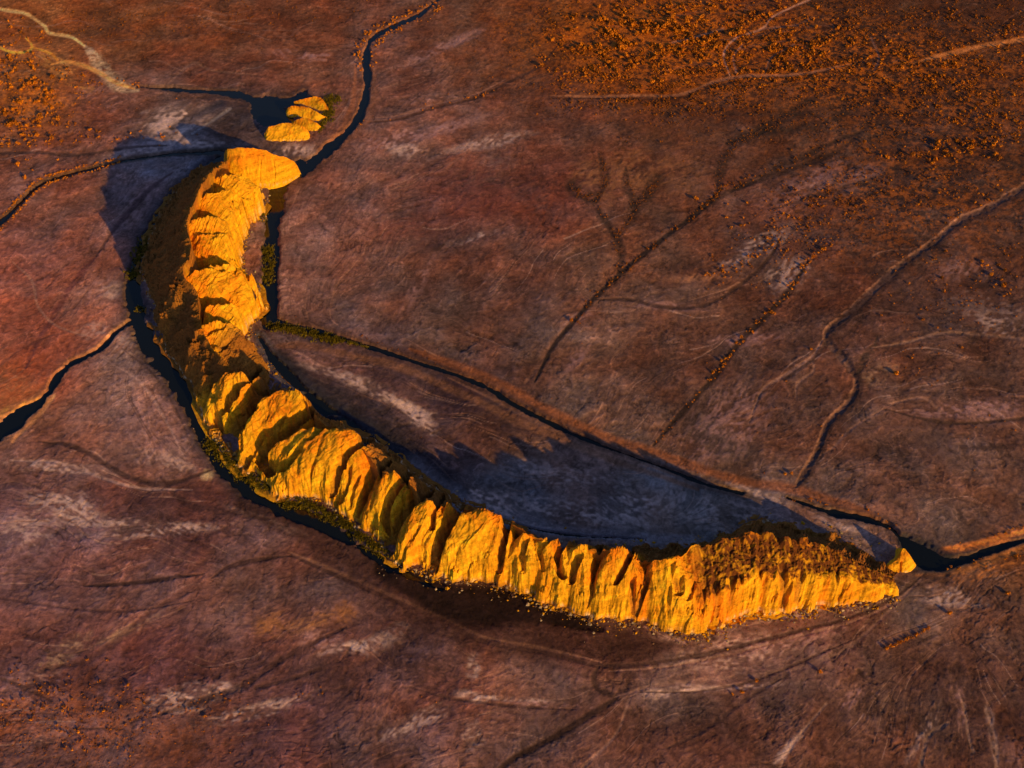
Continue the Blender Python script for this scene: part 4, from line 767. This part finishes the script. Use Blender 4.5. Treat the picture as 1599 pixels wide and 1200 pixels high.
patch(90,1110,110,70,0,150,1.3,3.4,R_sw); patch(190,1120,140,50,0,90,1.2,2.6,R_sw); patch(340,1100,90,30,-10,40,1.3,3.4,R_sw); patch(150,1170,150,30,0,90,1.1,2.2,R_sw); patch(470,1085,40,14,-20,16,1.3,2.8,R_sw); patch(400,1160,200,40,0,40,1,1.8,R_sw); patch(50,1095,60,30,0,40,1.5,3.2,R_sw)
along([(700,-5),(655,18),(600,38),(570,60),(562,90),(566,115)], 90, 4, 1.4, 3.0, R_riv); along([(700,8),(660,30),(610,54),(585,75),(582,110)], 60, 4, 1.3, 2.6, R_riv)
along([(570,190),(560,205),(575,195)], 8, 4, 1.2, 2, R_riv); along([(600,192),(680,168),(745,152),(770,142)], 22, 3, 1.1, 2.2, R_riv)
along([(190,247),(150,257),(100,270),(60,284),(30,312),(-10,352)], 120, 1.2, 1.4, 2.4, R_wch); along([(190,254),(150,267),(100,280),(64,297),(34,326),(-5,366)], 90, 1.2, 1.3, 2.2, R_wch)
along([(160,115),(185,132),(215,140)], 45, 5, 1.2, 2.4, R_nw)
along([(560,528),(640,552),(760,594),(830,630),(900,668),(1000,705),(1100,740),(1230,762)], 60, 3, 1.0, 2.0, R_in, 1); along([(770,597),(790,605)], 8, 2, 1.6, 2.6, R_in)
along([(1230,768),(1290,785),(1350,800),(1400,830)], 90, 4, 1.2, 2.6, R_in); along([(1240,782),(1262,782)], 8, 1.5, 1.4, 2.2, R_in); along([(1470,860),(1530,846),(1600,822)], 60, 2.5, 1.1, 2.2, R_in)
along([(1480,895),(1540,880),(1600,862)], 90, 7, 1.1, 2.4, R_in); along([(1305,806),(1340,806)], 10, 1.5, 1.2, 2, R_in)
along([(1383,1014),(1397,1008),(1407,1003)], 14, 1.0, 2.2, 3.4, R_row); along([(1411,1001),(1424,996),(1440,988),(1453,981)], 26, 1.6, 1.7, 2.8, R_row)
patch(800,560,500,200,0,40,.8,1.3,'small lone bush on the bare middle of the plain'); patch(600,1110,500,80,0,24,.9,1.6,R_sw)
SOLO = [(1144,1085,3.0,'lone small round amber bush, most westerly of the three south of the ridge end'),(1158,1082,3.8,'lone rounder amber bush just right of the smallest one, south of the ridge end'),
 (1181,1064,3.8,'lone upright amber bush above and right of the close pair, south of the ridge end'),(1281,1051,4.4,'lone double-crowned amber bush between the tracks south-east of the ridge'),
 (1481,961,4.4,'lone orange bush with a clear shadow east of the ridge tip'),(1572,929,4.4,'lone yellow bush near the right edge, below the eastern channel'),(1397,586,5,'yellow-green bush on the pale patch beside the bend of the winding gully'),
 (1266,547,3,'lone dark-shadowed bush just left of the fork of the winding gully'),(1087,313,5,'large orange bush alone beside the drainage junction'),(892,503,4,'yellow bush at the lower end of the diagonal drainage line'),
 (1226,741,3.4,'bush on the corner where the winding gully meets the channel, left one'),(1236,741,3.4,'bush on the corner where the winding gully meets the channel, right one'),(1219,440,4,'')][:12]
for x, y, r, l in SOLO: add(x, y, r, l, 0)
B.sort(key=lambda b: -b[2]+(-100 if b[3] in [s[3] for s in SOLO] else 0))
inframe = lambda b: -5 < b[0] < 1604 and -5 < b[1] < 1205
protos = []
for i, (co, q) in enumerate(TMPL):
    for m in (M_bush, M_dbush): protos.append(raw_mesh('bush', co, q, None, m, link=False))
def gz(px, py):
    ci = int(np.clip((px-pxs[0])/STEP, 0, C-1)); ri = int(np.clip((pys[0]-py)/STEP, 0, R-1)); return float(Z[ri, ci])
ndone = 0; stuff = {0: ([], [], 0), 1: ([], [], 0)}; lists = {0: [[], [], 0], 1: [[], [], 0]}
solo_l = set(s[3] for s in SOLO)
for b in B:
    px, py, r, reg, m = b
    X, Y = unproject(px, py); X = float(X); Y = float(Y)
    scale = (Y*cp+CAM_H*sp)/F_PX*r; z = gz(px, py)
    if z < WATER+.2: continue
    if bil(KEEP, np.array((pys[0]-py)/STEP), np.array((px-pxs[0])/STEP)) > .35: continue
    if reg == R_ne:
        if py < 35: reg = 'rust orange bush in the dense scrub along the top edge, right of centre' if px < 1150 else 'rust orange bush in the thin scrub near the top right corner'
        elif px < 960: reg = 'rust orange bush on the ragged western fringe of the dense north-east scrub'
        elif px < 1080: reg = 'rust orange bush in the thickest scrub left of the pale looping tracks'
        elif px < 1230: reg = 'rust orange bush among the pale looping tracks in the north-east scrub'
        elif px < 1400: reg = 'rust orange bush between the looping tracks and the pale road at the right edge'
        else: reg = 'rust orange bush beside the pale road that leaves the right edge'
    elif reg == R_e:
        if py > 380: reg = 'small orange bush on the salt-stained flat south-east of the winding gully top'
        elif px < 1380: reg = 'small orange bush among pale salt patches west of the winding gully top'
    if ndone < 300 and inframe(b):
        o = bpy.data.objects.new('bush', protos[(rnd.randrange(6))*2+m]); S.collection.objects.link(o)
        o.location = (X, Y, z-.05); o.rotation_euler = (0, 0, rnd.uniform(0, 6.28)); o.scale = (scale*1.05, scale*1.05, scale*rnd.uniform(.95, 1.3))
        tag(o, reg, 'bush', None if reg in solo_l else 'bushes '+reg.split('bush ', 1)[1]); ndone += 1
    else:
        co, q = TS[rnd.randrange(8)]; a = rnd.uniform(0, 6.28); ca, sa = math.cos(a), math.sin(a)
        L_ = lists[m]; cc = np.stack([(co[:, 0]*ca-co[:, 1]*sa)*scale+X, (co[:, 0]*sa+co[:, 1]*ca)*scale+Y, co[:, 2]*scale*rnd.uniform(.8, 1.2)+z-.05], 1)
        L_[0].append(cc); L_[1].append(q+L_[2]); L_[2] += len(cc)
me_o = raw_mesh('scrub', np.vstack(lists[0][0]+lists[1][0]), np.vstack(lists[0][1]+[q+lists[0][2] for q in lists[1][1]]), None, None)
me_o.data.materials.append(M_bush); me_o.data.materials.append(M_dbush)
mi = np.zeros(len(me_o.data.polygons), np.int32); mi[sum(len(q) for q in lists[0][1]):] = 1; me_o.data.polygons.foreach_set('material_index', mi)
tag(me_o, 'low orange and rust scrub scattered thickly over the plain', 'scrub', kind='stuff')

# reeds: tufts of upright blades along the wet margins
def reeds(label, specs, m, seed):
    r_ = random.Random(seed); co = []; q = []
    for pts, n, off, hh in specs:
        Q = catmull(pts, 8) if len(pts) > 2 else np.array(pts, float)
        for k in range(n):
            t = r_.random()*(len(Q)-1); i = int(t); p = Q[i]+(Q[min(i+1, len(Q)-1)]-Q[i])*(t-i)
            px, py = p[0]+r_.gauss(0, off), p[1]+r_.gauss(0, off*.7)
            if fbm(np.array([px/9.]), np.array([py/7.]), 2, 210)[0] < -.25: continue
            X, Y = unproject(px, py); X = float(X); Y = float(Y); z = max(gz(px, py), WATER)-.1; h = hh*r_.uniform(.5, 1.2)
            for j in range(5):
                a = r_.uniform(0, 6.28); x, y = X+r_.gauss(0, .5), Y+r_.gauss(0, .5); w_ = r_.uniform(.2, .45); lx, ly = r_.gauss(0, .45), r_.gauss(0, .45); b = len(co)
                co += [(x-w_*math.cos(a), y-w_*math.sin(a), z), (x+w_*math.cos(a), y+w_*math.sin(a), z), (x+w_*.5*math.cos(a)+lx, y+w_*.5*math.sin(a)+ly, z+h), (x-w_*.5*math.cos(a)+lx, y-w_*.5*math.sin(a)+ly, z+h)]
                q.append((b, b+1, b+2, b+3))
    o = raw_mesh('reeds', np.array(co), np.array(q), None, m); tag(o, label, 'reeds', kind='stuff'); return o
reeds('green and yellow reeds along the outer foot of the ridge bend', [([(325,690),(350,715),(385,745),(425,768)], 900, 6, 1.8),([(440,785),(480,790),(530,815),(570,845),(605,870)], 1100, 5, 1.8)], M_reed, 1)
reeds('green reeds filling the start of the channel behind the ridge', [([(425,508),(460,515),(500,525),(530,532)], 1000, 5, 1.8),([(530,532),(570,542)], 100, 2.5, 1.5)], M_reed, 2)
reeds('dark green reeds in the water on both sides of the northern arm', [([(215,410),(225,385),(235,370)], 420, 6, 1.8),([(205,430),(215,425)], 160, 5, 1.8),([(417,385),(420,410),(416,440)], 420, 5, 1.8),([(215,480),(222,484)], 60, 3, 1.5),([(412,330),(410,350)], 60, 3, 1.5)], M_reed, 3)
reeds('green and gold scrub at the east end of the northern outcrops', [([(505,190),(515,178),(510,160),(530,155)], 500, 5, 1.8),([(498,205),(505,195)], 150, 3, 1.5)], M_reed, 4)
print('bushes', len(B), 'individual', ndone)
